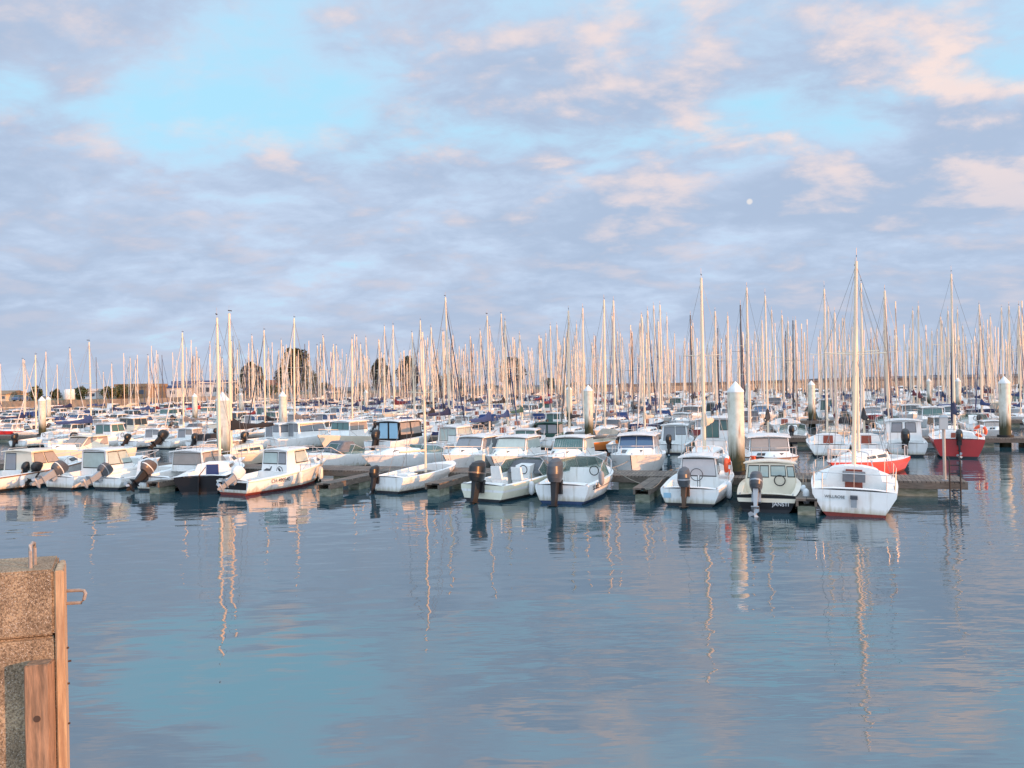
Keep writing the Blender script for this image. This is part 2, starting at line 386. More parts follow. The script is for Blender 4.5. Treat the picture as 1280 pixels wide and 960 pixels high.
BANKM = mat('bank_stone', (.26, .20, .14), .9, var2=(.13, .105, .08), scale=.5, bump=.5)
LANDM = mat('land_grass', (.13, .115, .06), .95, var2=(.07, .075, .035), scale=.12)
BK = [(-700, 80), (-260, 128), (-118, 168), (-80, 225), (0, 262), (60, 330), (150, 420), (320, 470), (900, 560), (2500, 900)]
def bank_d(x):
    for (x0, y0), (x1, y1) in zip(BK, BK[1:]):
        if x0 <= x <= x1: return y0 + (y1 - y0) * (x - x0) / (x1 - x0)
    return 1e9
mb = MB()
for (x0, y0), (x1, y1) in zip(BK, BK[1:]):
    k = max(1, int(math.hypot(x1 - x0, y1 - y0) / 12)); k = min(k, 30)
    for i in range(k):
        a = (x0 + (x1 - x0) * i / k, y0 + (y1 - y0) * i / k); b = (x0 + (x1 - x0) * (i + 1) / k, y0 + (y1 - y0) * (i + 1) / k)
        mb.poly([(a[0], a[1], -1), (b[0], b[1], -1), (b[0], b[1] + 4, 3.1), (a[0], a[1] + 4, 3.1)], BANKM)
        mb.poly([(a[0], a[1] + 4, 3.1), (b[0], b[1] + 4, 3.1), (b[0], b[1] + 60, 3.2), (a[0], a[1] + 60, 3.2)], LANDM)
        mb.poly([(a[0], a[1] + 60, 3.2), (b[0], b[1] + 60, 3.2), (b[0], b[1] + 6000, 3.3), (a[0], a[1] + 6000, 3.3)], LANDM)
tag(mb.build('terrain'), kind='structure')
HILLM = mat('far_hill', (.11, .125, .15), .95, var=.2, scale=.01)
mb = MB(); rg = random.Random(3); pts = []
for i in range(81):
    x = -2600 + i * 65; pts.append((x, 6 + 9 * (0.5 + .5 * math.sin(i * .21 + 1)) + rg.uniform(-1.2, 1.2)))
for (xa, za), (xb, zb) in zip(pts, pts[1:]):
    mb.poly([(xa, 2600, 0), (xb, 2600, 0), (xb, 2700, za), (xa, 2700, za)], HILLM)
    mb.poly([(xa, 2700, za), (xb, 2700, zb), (xb, 2900, 0), (xa, 2900, 0)], HILLM)
tag(mb.build('hills'), kind='structure')

# ------------------------------------------------------------------ trees and buildings on the bank
BARK = mat('bark', (.10, .07, .05), .9, var=.3)
def leaf_mats(tag_, cols): return [mat('leaves_%s_%d' % (tag_, i), c, .75) for i, c in enumerate(cols)]
LEAFD = leaf_mats('dark', [(.035, .042, .016), (.05, .055, .02), (.085, .072, .028)])
LEAFG = leaf_mats('green', [(.045, .065, .02), (.07, .085, .03), (.10, .10, .035)])
def crown_mesh(rx, rz, n, ls, mats, seed, gaps=10):
    rg = random.Random(seed); mb = MB()
    clumps = []
    for i in range(64):
        while True:
            p = Vector((rg.uniform(-1, 1), rg.uniform(-1, 1), rg.uniform(-1, 1)))
            if p.length < .93 : break
        clumps.append((p, rg.uniform(.22, .40), rg.randrange(3)))
    for i in range(n):
        c, r, mi = clumps[rg.randrange(len(clumps))]
        while True:
            q = Vector((rg.uniform(-1, 1), rg.uniform(-1, 1), rg.uniform(-1, 1)))
            if q.length < 1: break
        p = c + q * r
        sh = 1.0 - .18 * (p.z > 0) * p.z
        p = Vector((p.x * rx * sh, p.y * rx * sh, p.z * rz))
        a = Vector((rg.gauss(0, 1), rg.gauss(0, 1), rg.gauss(0, 1))).normalized(); b_ = a.orthogonal().normalized(); e = a.cross(b_)
        s = ls * rg.uniform(.6, 1.4)
        mb.poly([p - b_ * s, p + e * s * .6, p + b_ * s, p - e * s * .6], mats[(mi + (rg.random() < .25)) % 3])
    return mb
def tree(loc, h, wd, mats, seed, label, cat='tree', name='oval_tree', n=12000, group=None, trunk=.06):
    t = empty(name, loc); tag(t, label, cat, group)
    cz = h * (trunk + (1 - trunk) / 2)
    crown_mesh(wd / 2, h * (1 - trunk) / 2, n, max(.20, wd * .045), mats, seed).build('crown', t, (0, 0, cz), smooth=False)
    mb = MB(); mb.tube([(0, 0, -.3), (.05, 0, h * .3), (0, .1, h * .62)], [wd * .045, wd * .034, .06], BARK, 8)
    rg = random.Random(seed)
    for k in range(5):
        a = rg.uniform(0, 6.28); z = h * rg.uniform(.2, .5)
        mb.tube([(0, 0, z), (math.cos(a) * wd * .18, math.sin(a) * wd * .18, z + h * .1), (math.cos(a) * wd * .3, math.sin(a) * wd * .3, z + h * .22)], [wd * .018, wd * .013, .03], BARK, 5)
    mb.build('trunk', t); return t
def land_at(px, off):
    t = (px - 640) / 1000
    d = 60.0
    while d < bank_d(t * d) + off: d += 1.0
    return Vector((t * d, d, 3.1))
TREES = [(315, 455, 28, 'dark round tree, leftmost of the trimmed trees on the bank', 12), (368, 437, 39, 'tallest and widest dark oval tree on the bank', 14),
         (476, 450, 22, 'narrow dark oval tree behind dense masts on the bank', 15), (511, 448, 24, 'dark oval tree standing just left of the palm-like bushes', 16),
         (640, 447, 27, 'dark oval tree nearest the middle of the bank, right of other trees', 18)]
for px, ytop, wpx, lab, off in TREES:
    p = land_at(px, off); d = p.y; yh = 484 - .0205 * (px - 640)
    tree(p, (yh - ytop) / 1000 * d + CAMH - p.z, wpx / 1000 * d * 1.12, LEAFD, px, lab, group='trimmed trees on the bank')
BUSH = [(45, 483, 16, 'feathery light green palm-like tree at the far left of the bank'), (70, 486, 12, 'small green bush right beside the feathery tree on the bank'), (100, 484, 22, 'wide green bush beside the white tank on the bank'), (136, 482, 20, 'round green bush between two bare masts on the bank'),
        (150, 481, 18, 'green bush touching the brown shed on the bank'), (290, 484, 14, 'low olive bush left of the leftmost trimmed tree'), (338, 482, 24, 'low green hedge bush between the two leftmost trimmed trees'), (392, 464, 12, 'slim green shrub against the tallest trimmed tree'),
        (405, 478, 22, 'green bush just right of the tallest trimmed tree'), (455, 477, 16, 'small dark bush left of the narrow oval tree'), (545, 466, 16, 'spiky green palm-like bush right of the oval trees'), (560, 466, 20, 'broad palm-like bush in the middle of its clump'), (574, 470, 16, 'palm-like bush at the right end of its clump'),
        (612, 480, 20, 'low bush left of the middle oval tree'), (688, 472, 26, 'low dark green bush right of the middle oval tree'), (720, 478, 22, 'last dark bush before the long breakwater')]
for i, (px, ytop, wpx, lab) in enumerate(BUSH):
    p = land_at(px, 9 + (i % 3) * 3); d = p.y; yh = 484 - .0205 * (px - 640)
    tree(p, max(2.0, (yh - ytop) / 1000 * d + CAMH - p.z), wpx / 1000 * d, LEAFG, 500 + px, lab, 'bush', 'leafy_bush', 1500, trunk=.06, group='bushes on the bank')
SHW = mat('shed_white_cladding', (.62, .64, .66), .6, var=.12, scale=.4)
SHB = mat('shed_blue_roof', (.06, .11, .26), .5, var=.15)
SHBR = mat('shed_brown', (.26, .18, .11), .8, var=.2)
TILE = mat('roof_tiles', (.40, .13, .06), .8, var=.25, scale=1)
RENDERW = mat('house_render', (.62, .54, .44), .8, var=.12)
PANEG = mat('house_window', (.05, .07, .10), .2)
def building(px0, px1, ytop, off, wallm, roofm, label, cat, roof='flat', depth=12, windows=4, name='warehouse', band=.22):
    pm = land_at((px0 + px1) / 2, off); d = pm.y; yh = 484 - .0205 * ((px0 + px1) / 2 - 640)
    wd = (px1 - px0) / 1000 * d; h = (yh - ytop) / 1000 * d + CAMH - pm.z
    t = empty(name, pm); tag(t, label, cat)
    hw = h * (1 - band)
    mb = MB(); mb.box((0, 0, hw / 2), (wd, depth, hw), wallm); mb.build('wall', t, smooth=False)
    mb = MB()
    if roof == 'flat': mb.box((0, 0, hw + h * band / 2 + .01), (wd + .5, depth + .5, h * band), roofm)
    else:
        z0 = hw + .01; o = .4
        mb.hexa([(-wd / 2 - o, -depth / 2 - o, z0), (wd / 2 + o, -depth / 2 - o, z0), (wd / 2 + o, depth / 2 + o, z0), (-wd / 2 - o, depth / 2 + o, z0)],
                [(-wd / 2 - o, -.1, h), (wd / 2 + o, -.1, h), (wd / 2 + o, .1, h), (-wd / 2 - o, .1, h)], roofm)
    mb.build('roof', t, smooth=False)
    for k in range(windows):
        mb = MB(); x = -wd / 2 + wd * (k + .5) / windows
        mb.box((x, -depth / 2 - .03, hw * .55), (wd / windows * .5, .08, hw * .35), PANEG); mb.build('window', t, smooth=False)
    return t
building(200, 232, 482, 30, SHW, SHB, 'low white warehouse wing at the left end of the blue-roofed shed', 'warehouse', windows=3)
building(226, 292, 476, 40, SHW, SHB, 'long white warehouse with a blue roof band on the bank', 'warehouse', windows=7)
building(158, 196, 480, 16, SHBR, SHBR, 'flat brown shed beside the white warehouse', 'shed', windows=3, name='brown_shed')
building(322, 346, 475, 30, RENDERW, TILE, 'small house with an orange tiled roof between two dark trees', 'house', 'gable', 9, 3, 'tiled_house', .35)
building(4, 22, 488, 25, RENDERW, SHBR, 'low grey house at the far left of the bank', 'house', 'gable', 9, 3, 'grey_house', .35)
building(112, 126, 486, 30, SHW, SHW, 'small white kiosk behind the bushes', 'kiosk', 'flat', 5, 2, 'white_kiosk')
p = land_at(86, 8); mb = MB(); mb.lathe([(0.05, 2.6), (1.2, 2.55), (1.3, 2.2), (1.3, .1), (1.25, 0)], WHITE, 16)
tk = mb.build('storage_tank', None, p); tag(tk, 'round white tank standing on the bank beside bushes', 'tank')
# cars on the bank road
CARC = [mat('car_paint_%s' % n, c, .25, coat=.6) for n, c in (('white', (.6, .6, .6)), ('grey', (.16, .17, .18)), ('blue', (.04, .09, .2)), ('dark', (.02, .02, .025)))]
def make_car(m):
    t = empty('parked_car'); mb = MB()
    def sec(x, w, z0, z1): return [(x, -w, z0), (x, w, z0), (x, w, z1), (x, -w, z1)]
    mb.loft([sec(-2.1, .8, .35, .75), sec(-1.9, .88, .25, .9), sec(0, .9, .22, .95), sec(1.3, .88, .25, .85), sec(2.1, .78, .32, .65)], m); mb.build('body', t)
    mb = MB(); mb.loft([[(-1.7, -.78, .9), (-1.7, .78, .9), (1.1, .78, .88), (1.1, -.78, .88)], [(-1.3, -.62, 1.45), (-1.3, .62, 1.45), (.35, .62, 1.45), (.35, -.62, 1.45)]], GLASS); mb.build('cabin_glass', t)
    for x in (-1.3, 1.3):
        for y in (-.82, .82):
            mb = MB(); mb.tube([(x, y - .1, .32), (x, y + .1, .32)], .32, RUBBER, 12); mb.build('wheel', t)
    return t
cars = [make_car(c) for c in CARC]
for i, (px, lab) in enumerate(((413, 'white car parked on the bank behind the masts, left of a grey one'), (424, 'grey car parked on the bank behind the masts'), (27, 'blue car parked on the bank at the far left'), (435, 'dark car parked on the bank, rightmost of three'))):
    p = land_at(px, 7); cars[i].location = p; cars[i].rotation_euler = (0, 0, R(20 + 30 * i)); tag(cars[i], lab, 'car', 'cars parked on the bank')
# breakwater
BRK = mat('breakwater_concrete', (.11, .105, .105), .9, var=.35, scale=.25)
mb = MB(); rg = random.Random(9)
pa = [(30, 330), (75, 372), (170, 448), (330, 492), (700, 560), (1100, 650)]
for (x0, y0), (x1, y1) in zip(pa, pa[1:]):
    k = 8
    for i in range(k):
        a = Vector((x0 + (x1 - x0) * i / k, y0 + (y1 - y0) * i / k + 10, 0)); b = Vector((x0 + (x1 - x0) * (i + 1) / k, y0 + (y1 - y0) * (i + 1) / k + 10, 0))
        h = 4.5 + rg.uniform(-.25, .25)
        mb.hexa([a + Vector((0, 0, 2)), b + Vector((0, 0, 2)), b + Vector((0, 3, 2)), a + Vector((0, 3, 2))], [a + Vector((0, 0, h)), b + Vector((0, 0, h)), b + Vector((0, 3, h)), a + Vector((0, 3, h))], BRK)
tag(mb.build('breakwater_wall', smooth=False), 'long low grey breakwater wall closing the marina behind the far masts', 'breakwater')

# ------------------------------------------------------------------ pontoons
def pontoon(u, v0, v1, width=2.0, label='', piece=0, floats=4.0):
    c = GU * u + GV * ((v0 + v1) / 2); L = v1 - v0
    t = empty('pontoon', (c.x, c.y, 0), -TH); tag(t, label, 'pontoon', 'floating pontoons')
    mb = MB(); mb.box((0, 0, .50), (L, width, .06), PLANK); mb.build('deck', t, smooth=False)
    for s in (-1, 1):
        mb = MB(); mb.box((0, s * (width / 2 - .05), .37), (L, .10, .19), BEAM); mb.build('side_beam', t, smooth=False)
    nf = int(L / floats) if floats else 0; first = None
    for i in range(min(nf, 60)):
        x = -L / 2 + (i + .5) * L / nf
        if first is None:
            mb = MB(); mb.box((0, 0, 0), (floats * .62, width - .3, .54), FLOATM); first = mb.build('float', t, (x, 0, 0), smooth=False)
        else:
            o = first.copy(); COL.objects.link(o); o.parent = t; o.location = (x, 0, 0)
    return t
def vlim(u, t):                                # v where picture slope t crosses the line u
    d = u / (t * math.sin(TH) + math.cos(TH)); return t * d * math.cos(TH) - d * math.sin(TH)
P1R = vlim(30.2, .567)
NTH = ['first', 'second', 'third', 'fourth', 'fifth', 'sixth', 'seventh', 'eighth', 'ninth', 'tenth', 'eleventh', 'twelfth', 'thirteenth', 'fourteenth', 'fifteenth', 'sixteenth', 'seventeenth', 'eighteenth', 'nineteenth', 'twentieth',
       'twenty-first', 'twenty-second', 'twenty-third', 'twenty-fourth', 'twenty-fifth', 'twenty-sixth', 'twenty-seventh', 'twenty-eighth', 'twenty-ninth', 'thirtieth']
PV = []
for i, u in enumerate(PU[:8]):
    v0, v1 = vlim(u, -.72), vlim(u, .72)
    if i == 0: v1 = P1R
    # keep clear of the bank
    while v0 < v1:
        q = GU * u + GV * v0
        if q.y < bank_d(q.x) - 20: break
        v0 += 1
    PV.append((v0, v1))
    pontoon(u, v0, v1, 2.0, 'grey plank pontoon on floats, ' + ('nearest to the camera, behind the front row of boats' if i == 0 else NTH[i] + ' one back from the open water'))
def finger(px, py, px2=None, L=4.5, w_=.6, label='', head=HU):
    p = at(px, py, .45); t = empty('finger_pontoon', (p.x, p.y, 0), head); tag(t, label, 'finger pontoon', 'finger pontoons')
    mb = MB(); mb.box((L / 2, 0, .47), (L, w_, .06), PLANK); mb.build('deck', t, smooth=False)
    for s in (-1, 1):
        mb = MB(); mb.box((L / 2, s * (w_ / 2 - .04), .36), (L, .07, .16), BEAM); mb.build('side_beam', t, smooth=False)
    for x in (.55, L * .62):
        mb = MB(); mb.box((x, 0, .02), (.85, w_ - .1, .5), FLOATM); mb.build('float', t, smooth=False)
    return t
finger(404, 606, L=4.2, label='narrow finger pontoon left of the small white open boat with a mast')
finger(540, 606, L=4.4, label='narrow finger pontoon right of the small white open boat with a mast')
finger(802, 612, L=3.4, label='short finger pontoon between the grey-engined runabout and the boat with an orange lifebuoy')
finger(1008, 626, L=4.2, label='short finger pontoon beside the white sailing boat in the front row')
finger(560 - 370, 604, L=4.0, label='narrow finger pontoon behind the silver outboards at the left')

def pile(px, u, label, h=4.05, r=.30):
    p = onu(px, u); t = empty('mooring_pile', p); tag(t, label, 'mooring pile', 'mooring piles')
    mb = MB(); mb.lathe([(r, -1), (r, h - .42)], PILE, 24); mb.build('shaft', t)
    mb = MB(); mb.lathe([(r + .015, h - .42), (r + .015, h - .36), (.02, h)], PILECAP, 24); mb.build('cap', t, ang=50)
    mb = MB(); mb.lathe([(r + .05, .50), (r + .13, .50), (r + .13, .66), (r + .05, .66), (r + .05, .50)], RUBBER, 16); mb.build('collar', t)
PILES = [(278, 0, 'pale mooring pile right behind the black-hulled boat, lit orange on one side'), (919, 0, 'thick rust-stained white pile beside the orange lifebuoys, largest of all piles'),
         (735, 1, 'slender pale pile left of the middle of the second pontoon'), (1255, 1, 'pale green-stained pile at the right edge of the picture'), (353, 1, 'pale pile right of the grey-screened cabin boats, second pontoon'), (52, 1, 'white pile at the far left behind the blue sail cover'),
         (243, 2, 'thin white pile left of the black-hulled boat, third pontoon'), (60, 2, 'thin pile half hidden behind the far left white pile'), (711, 2, 'pale pile immediately left and behind the slender middle pile'), (1014, 2, 'weathered pale pile between the red boats and the thickest pile'), (301, 3, 'small far pile between two bare masts, just right of the black-hulled boat'),
         (457, 3, 'grey pile left of the black-framed wheelhouse boat'), (935, 3, 'white pile peeking out right behind the thickest pile'), (1197, 3, 'pale pile above the red boat at the right'), (1161, 4, 'thin pale pile just left of the one above the red boat'),
         (611, 4, 'thin distant pile below the middle oval tree'), (771, 4, 'small distant pile right of the slender middle pile'), (540, 4, 'tiny distant pile near the palm-like bushes')]
for px, k, lab in PILES: pile(px, PU[k] + (.0 if k else .3), lab)

# ------------------------------------------------------------------ boat parts
def clampf(x, a=0., b=1.): return max(a, min(b, x))
class Hull:
    def __init__(s, L, B, F0, F1, sternw=.86, tm=.42, p=2.3, rake=.14, wl=.84, boot=.10, sheer=1.5):
        s.L, s.B, s.F0, s.F1, s.sternw, s.tm, s.p, s.rake, s.wl, s.boot, s.sheer = L, B, F0, F1, sternw, tm, p, rake, wl, boot, sheer
    def hb(s, t):
        if t < s.tm: k = s.sternw + (1 - s.sternw) * math.sin(t / s.tm * math.pi / 2)
        else: k = 1 - ((t - s.tm) / (1 - s.tm)) ** s.p * .985
        return s.B / 2 * k
    def zs(s, t): return s.F0 + (s.F1 - s.F0) * t ** s.sheer
    def xx(s, t, zf): return s.L * t * (1 - s.rake * (1 - zf) * t ** 3)
    def mesh(s, top, boot, stripe=None, band=None, n=15, rail=None):
        mb = MB(); rings = []; stripe = stripe or top; band = band or top
        for i in range(n + 1):
            t = i / n; b = s.hb(t); z = s.zs(t); f = t ** 3
            lv = [(-.30, .03), (-.06, s.wl * .82 - .45 * f), (s.boot, s.wl - .40 * f), (s.boot + (z - s.boot) * .5, (s.wl + 1) / 2 + .03 - .22 * f), (z - .16, .985 - .05 * f), (z - .09, .995 - .025 * f), (z, 1)]
            half = [(s.xx(t, clampf(zz / z, -.4, 1)), b * w_, zz) for zz, w_ in lv]
            rings.append([(x, y, zz) for x, y, zz in reversed(half)] + [(x, -y, zz) for x, y, zz in half])
        ms = [top, stripe, band, top, boot, boot]; ms = ms + [boot] + ms[::-1]
        ids = mb.loft(rings, top, closed=False, mats=ms)
        r0 = ids[0]; k = len(r0)
        for j in range(k // 2 - 1): mb.face((r0[j], r0[k - 1 - j], r0[k - 2 - j], r0[j + 1]), ms[j])
        if rail:
            for sg in (1, -1):
                mb.tube([(s.xx(i / n, 1), sg * (s.hb(i / n) + .012), s.zs(i / n) - .03) for i in range(n + 1)], .028, rail, 5)
        return mb
    def deck(s, ck, side, floor, dm, fm, n=18, camber=.05):
        mb = MB(); ts = sorted(set([round(i / n, 4) for i in range(n + 1)] + ([ck[0], ck[1]] if ck else [])))
        prev = None
        for t in ts:
            x = s.xx(t, 1); b = s.hb(t); z = s.zs(t); inn = bool(ck) and ck[0] <= t <= ck[1]
            wi = max(.05, b - side)
            cur = (t, x, b, z, wi, inn)
            if prev:
                t0, x0, b0, z0, w0, i0 = prev
                if i0 and inn:
                    for sg in (1, -1):
                        mb.poly([(x0, sg * b0, z0), (x, sg * b, z), (x, sg * wi, z + .01), (x0, sg * w0, z0 + .01)], dm)
                        mb.poly([(x0, sg * w0, z0 + .01), (x, sg * wi, z + .01), (x, sg * (wi - .04), floor), (x0, sg * (w0 - .04), floor)], dm)
                    mb.poly([(x0, w0 - .04, floor), (x, wi - .04, floor), (x, -wi + .04, floor), (x0, -w0 + .04, floor)], fm)
                else:
                    for sg in (1, -1):
                        mb.poly([(x0, sg * b0, z0), (x, sg * b, z), (x, sg * b * .5, z + camber * b * .8), (x0, sg * b0 * .5, z0 + camber * b0 * .8)], dm)
                        mb.poly([(x0, sg * b0 * .5, z0 + camber * b0 * .8), (x, sg * b * .5, z + camber * b * .8), (x, 0, z + camber * b), (x0, 0, z0 + camber * b0)], dm)
            if ck and t in (ck[0], ck[1]):
                mb.poly([(x, wi - .04, floor), (x, -wi + .04, floor), (x, -wi, z + .01), (x, -b * .5, z + camber * b * .8 + .002), (x, 0, z + camber * b + .002), (x, b * .5, z + camber * b * .8 + .002), (x, wi, z + .01)], dm)
            prev = cur
        return mb
def bil(q, u, v):
    a, b, c, d = [Vector(p) for p in q]; return (a * (1 - u) + b * u) * (1 - v) + (d * (1 - u) + c * u) * v
def pane(mb, q, u0, u1, v0, v1, m, off=.008, th=.012):
    p = [bil(q, u0, v0), bil(q, u1, v0), bil(q, u1, v1), bil(q, u0, v1)]
    nrm = (p[1] - p[0]).cross(p[3] - p[0]).normalized()
    mb.hexa([x + nrm * (off - th) for x in p], [x + nrm * off for x in p], m)
class Cabin:                                     # faces wound so that normals look outwards
    def __init__(s, x0, x1, w0, w1, z0, z1, h, rf=.3, rb=0., ins=.08, h1=None):
        h1 = h if h1 is None else h1; s.h = h
        b = [(x0, -w0, z0), (x1, -w1, z1), (x1, w1, z1), (x0, w0, z0)]
        t = [(x0 + rb, -(w0 - ins), z0 + h), (x1 - rf, -(w1 - ins), z0 + h1), (x1 - rf, w1 - ins, z0 + h1), (x0 + rb, w0 - ins, z0 + h)]
        s.b, s.t = b, t
        s.face = {'starboard': (b[0], b[1], t[1], t[0]), 'front': (b[1], b[2], t[2], t[1]), 'port': (b[2], b[3], t[3], t[2]), 'aft': (b[3], b[0], t[0], t[3])}
    def shell(s, m, bv=.035):
        mb = MB(); bm_ = bmesh.new(); vs_ = [bm_.verts.new(p) for p in s.b + s.t]
        for q in ((3, 2, 1, 0), (4, 5, 6, 7), (0, 1, 5, 4), (1, 2, 6, 5), (2, 3, 7, 6), (3, 0, 4, 7)): bm_.faces.new([vs_[k] for k in q])
        bmesh.ops.bevel(bm_, geom=[e for e in bm_.edges if abs(e.verts[0].co.z - e.verts[1].co.z) > .1 or min(e.verts[0].co.z, e.verts[1].co.z) > s.b[0][2] + .1], offset=bv, segments=2, affect='EDGES')
        bm_.verts.index_update()
        for v_ in bm_.verts: mb.v.append(tuple(v_.co))
        for f in bm_.faces: mb.f.append(tuple(v_.index for v_ in f.verts)); mb.m.append(mb.mi(m))
        bm_.free(); return mb
    def roof(s, m, ov=.10, th=.05, fwd=.1, aft=.1, camber=.05):
        mb = MB(); a, b, c, d = [Vector(p) for p in s.t]
        rows = []
        for i in range(5):
            u = i / 4; xo = -aft if i == 0 else fwd if i == 4 else 0
            row = []
            for j in range(7):
                v = j / 6; p = (a * (1 - v) + d * v) * (1 - u) + (b * (1 - v) + c * v) * u
                yo = (-ov if j == 0 else ov if j == 6 else 0)
                edge = 0 if 0 < j < 6 else -.015
                row.append(Vector((p.x + xo, p.y + yo, p.z + th + camber * (1 - (2 * v - 1) ** 2) + edge - (.02 if i in (0, 4) else 0))))
            rows.append(row)
        bot = [[Vector((p.x, p.y, min(p.z - th + .004, p.z - .03))) for p in r] for r in rows]
        it = [[mb.vert(p) for p in r] for r in rows]; ib = [[mb.vert(p) for p in r] for r in bot]
        for i in range(4):
            for j in range(6):
                mb.face((it[i][j], it[i + 1][j], it[i + 1][j + 1], it[i][j + 1]), m); mb.face((ib[i][j], ib[i][j + 1], ib[i + 1][j + 1], ib[i + 1][j]), m)
        for i in range(4):
            mb.face((it[i][0], ib[i][0], ib[i + 1][0], it[i + 1][0]), m); mb.face((it[i][6], it[i + 1][6], ib[i + 1][6], ib[i][6]), m)
        for j in range(6):
            mb.face((it[0][j], it[0][j + 1], ib[0][j + 1], ib[0][j]), m); mb.face((it[4][j], ib[4][j], ib[4][j + 1], it[4][j + 1]), m)
        return mb
def outboard(root, x, y, z, s=1., tilt=0., cowl=BLACKP, yaw=0., leg=MLEG, stripe=None):
    mt = Matrix.Translation((x, y, z)) @ Matrix.Rotation(yaw, 4, 'Z') @ Matrix.Rotation(R(tilt), 4, 'Y') @ Matrix.Scale(s, 4)
    def ring(cx, zc, lx, ly, n=12, tip=0.):
        return [(cx + lx * math.cos(2 * math.pi * k / n) * (1 if math.cos(2 * math.pi * k / n) > 0 else 1.12), ly * math.copysign(abs(math.sin(2 * math.pi * k / n)) ** .8, math.sin(2 * math.pi * k / n)), zc + tip * math.cos(2 * math.pi * k / n)) for k in range(n)]
    mb = MB(); st = stripe or cowl
    secs = [(-.20, .10, .20, .12, 0), (-.21, .20, .25, .165, .01), (-.22, .30, .27, .175, .02), (-.22, .34, .27, .175, .02), (-.22, .50, .26, .165, .05), (-.21, .60, .20, .13, .05), (-.20, .645, .10, .07, .03)]
    for a, b in zip(secs, secs[1:]):
        mb.loft([ring(*a[:4], tip=a[4]), ring(*b[:4], tip=b[4])], st if a[1] == .30 else cowl, cap=(a is secs[0] or b is secs[-1]))
    mb.xf(mt); c = mb.build('outboard_motor', root, ang=50)
    mb = MB()
    mb.loft([[(-.06, -.06, .14), (-.34, -.07, .14), (-.34, .07, .14), (-.06, .06, .14)], [(-.10, -.05, -.25), (-.32, -.05, -.25), (-.32, .05, -.25), (-.10, .05, -.25)], [(-.14, -.03, -.62), (-.32, -.03, -.62), (-.32, .03, -.62), (-.14, .03, -.62)]], leg)
    mb.box((-.25, 0, -.44), (.36, .20, .02), leg)
    mb.tube([(-.02, 0, -.66), (-.12, 0, -.66), (-.36, 0, -.66), (-.44, 0, -.66)], [.02, .065, .06, .035], leg, 8)
    mb.loft([[(-.15, -.012, -.68), (-.34, -.012, -.68), (-.34, .012, -.68), (-.15, .012, -.68)], [(-.26, -.008, -.86), (-.34, -.008, -.86), (-.34, .008, -.86), (-.26, .008, -.86)]], leg)
    mb.box((-.02, 0, .0), (.10, .24, .34), leg)
    mb.xf(mt); mb.build('leg', c)
    mb = MB()
    for k in range(3):
        a = 2 * math.pi * k / 3
        def pp(r, w_): return (-.44 - w_ * .5, r * math.cos(a) - w_ * math.sin(a), -.66 + r * math.sin(a) + w_ * math.cos(a))
        mb.poly([pp(.03, -.03), pp(.14, -.07), pp(.17, .02), pp(.10, .06), pp(.03, .03)], SILVP)
    mb.xf(mt); mb.build('propeller', c)
    return c
def bow_rail(root, H, t0=.55, h=.38, n=8, name='bow_rail', m=STEEL, mid=False):
    mb = MB(); top = {1: [], -1: []}
    for sg in (1, -1):
        for i in range(n + 1):
            t = t0 + (.985 - t0) * i / n
            lift = min(1, i / 2 + .0) if i < 2 else 1
            p = (H.xx(t, 1) - .02, sg * max(.0, H.hb(t) - .06), H.zs(t) + h * lift)
            top[sg].append(p)
            if i in (2, 4, 6): mb.tube([(p[0], p[1], H.zs(t)), p], .012, m, 5)
    mb.tube(top[1] + top[-1][::-1], .015, m, 5)
    if mid: mb.tube([(p[0], p[1], p[2] - h * .45) for p in top[1][2:]] + [(p[0], p[1], p[2] - h * .45) for p in top[-1][2:][::-1]], .010, m, 5)
    mb.build(name, root)
def windscreen(root, H, xf, xa, h=.38, rake=.28, m=None, frame=STEEL, wfac=.9, zadd=.02):
    m = m or ACRYL; L = H.L
    def pt(x, k): t = x / L; return Vector((x, k * (H.hb(t) * wfac), H.zs(t) + zadd))
    base = [pt(xa, -1), pt(xa + (xf - xa) * .55, -1), Vector((xf, -H.hb(xf / L) * .45, H.zs(xf / L) + zadd + .03)), Vector((xf, H.hb(xf / L) * .45, H.zs(xf / L) + zadd + .03)), pt(xa + (xf - xa) * .55, 1), pt(xa, 1)]
    z = max(b.z for b in base) + h
    top = []
    for i, b in enumerate(base):
        hh = h * (.45 if i in (0, 5) else 1); top.append(Vector((b.x - rake * hh / h, b.y * .93, b.z + hh)))
    mb = MB()
    for i in range(5):
        nrm = (base[i + 1] - base[i]).cross(top[i] - base[i]).normalized() * .006
        mb.hexa([base[i], base[i + 1], base[i + 1] + nrm, base[i] + nrm], [top[i], top[i + 1], top[i + 1] + nrm, top[i] + nrm], m)
    o = mb.build('windscreen', root, smooth=False)
    mb = MB(); mb.tube(top, .016, frame, 5)
    for i in (0, 1, 2, 3, 4, 5): mb.tube([base[i], top[i]], .012, frame, 5)
    mb.build('frame', o)
    return o
def boatroot(name, label, cat, loc, head, group=None):
    t = empty(name, loc, head); tag(t, label, cat, group); return t
def wins(root, cab, specs, name='window'):
    for fc, u0, u1, v0, v1, m in specs:
        mb = MB(); pane(mb, cab.face[fc], u0 - .014, u1 + .014, v0 - .03, min(v1 + .03, .99), RUBBER, .004, .012); pane(mb, cab.face[fc], u0, u1, v0, v1, m); mb.build(name, root, smooth=False)

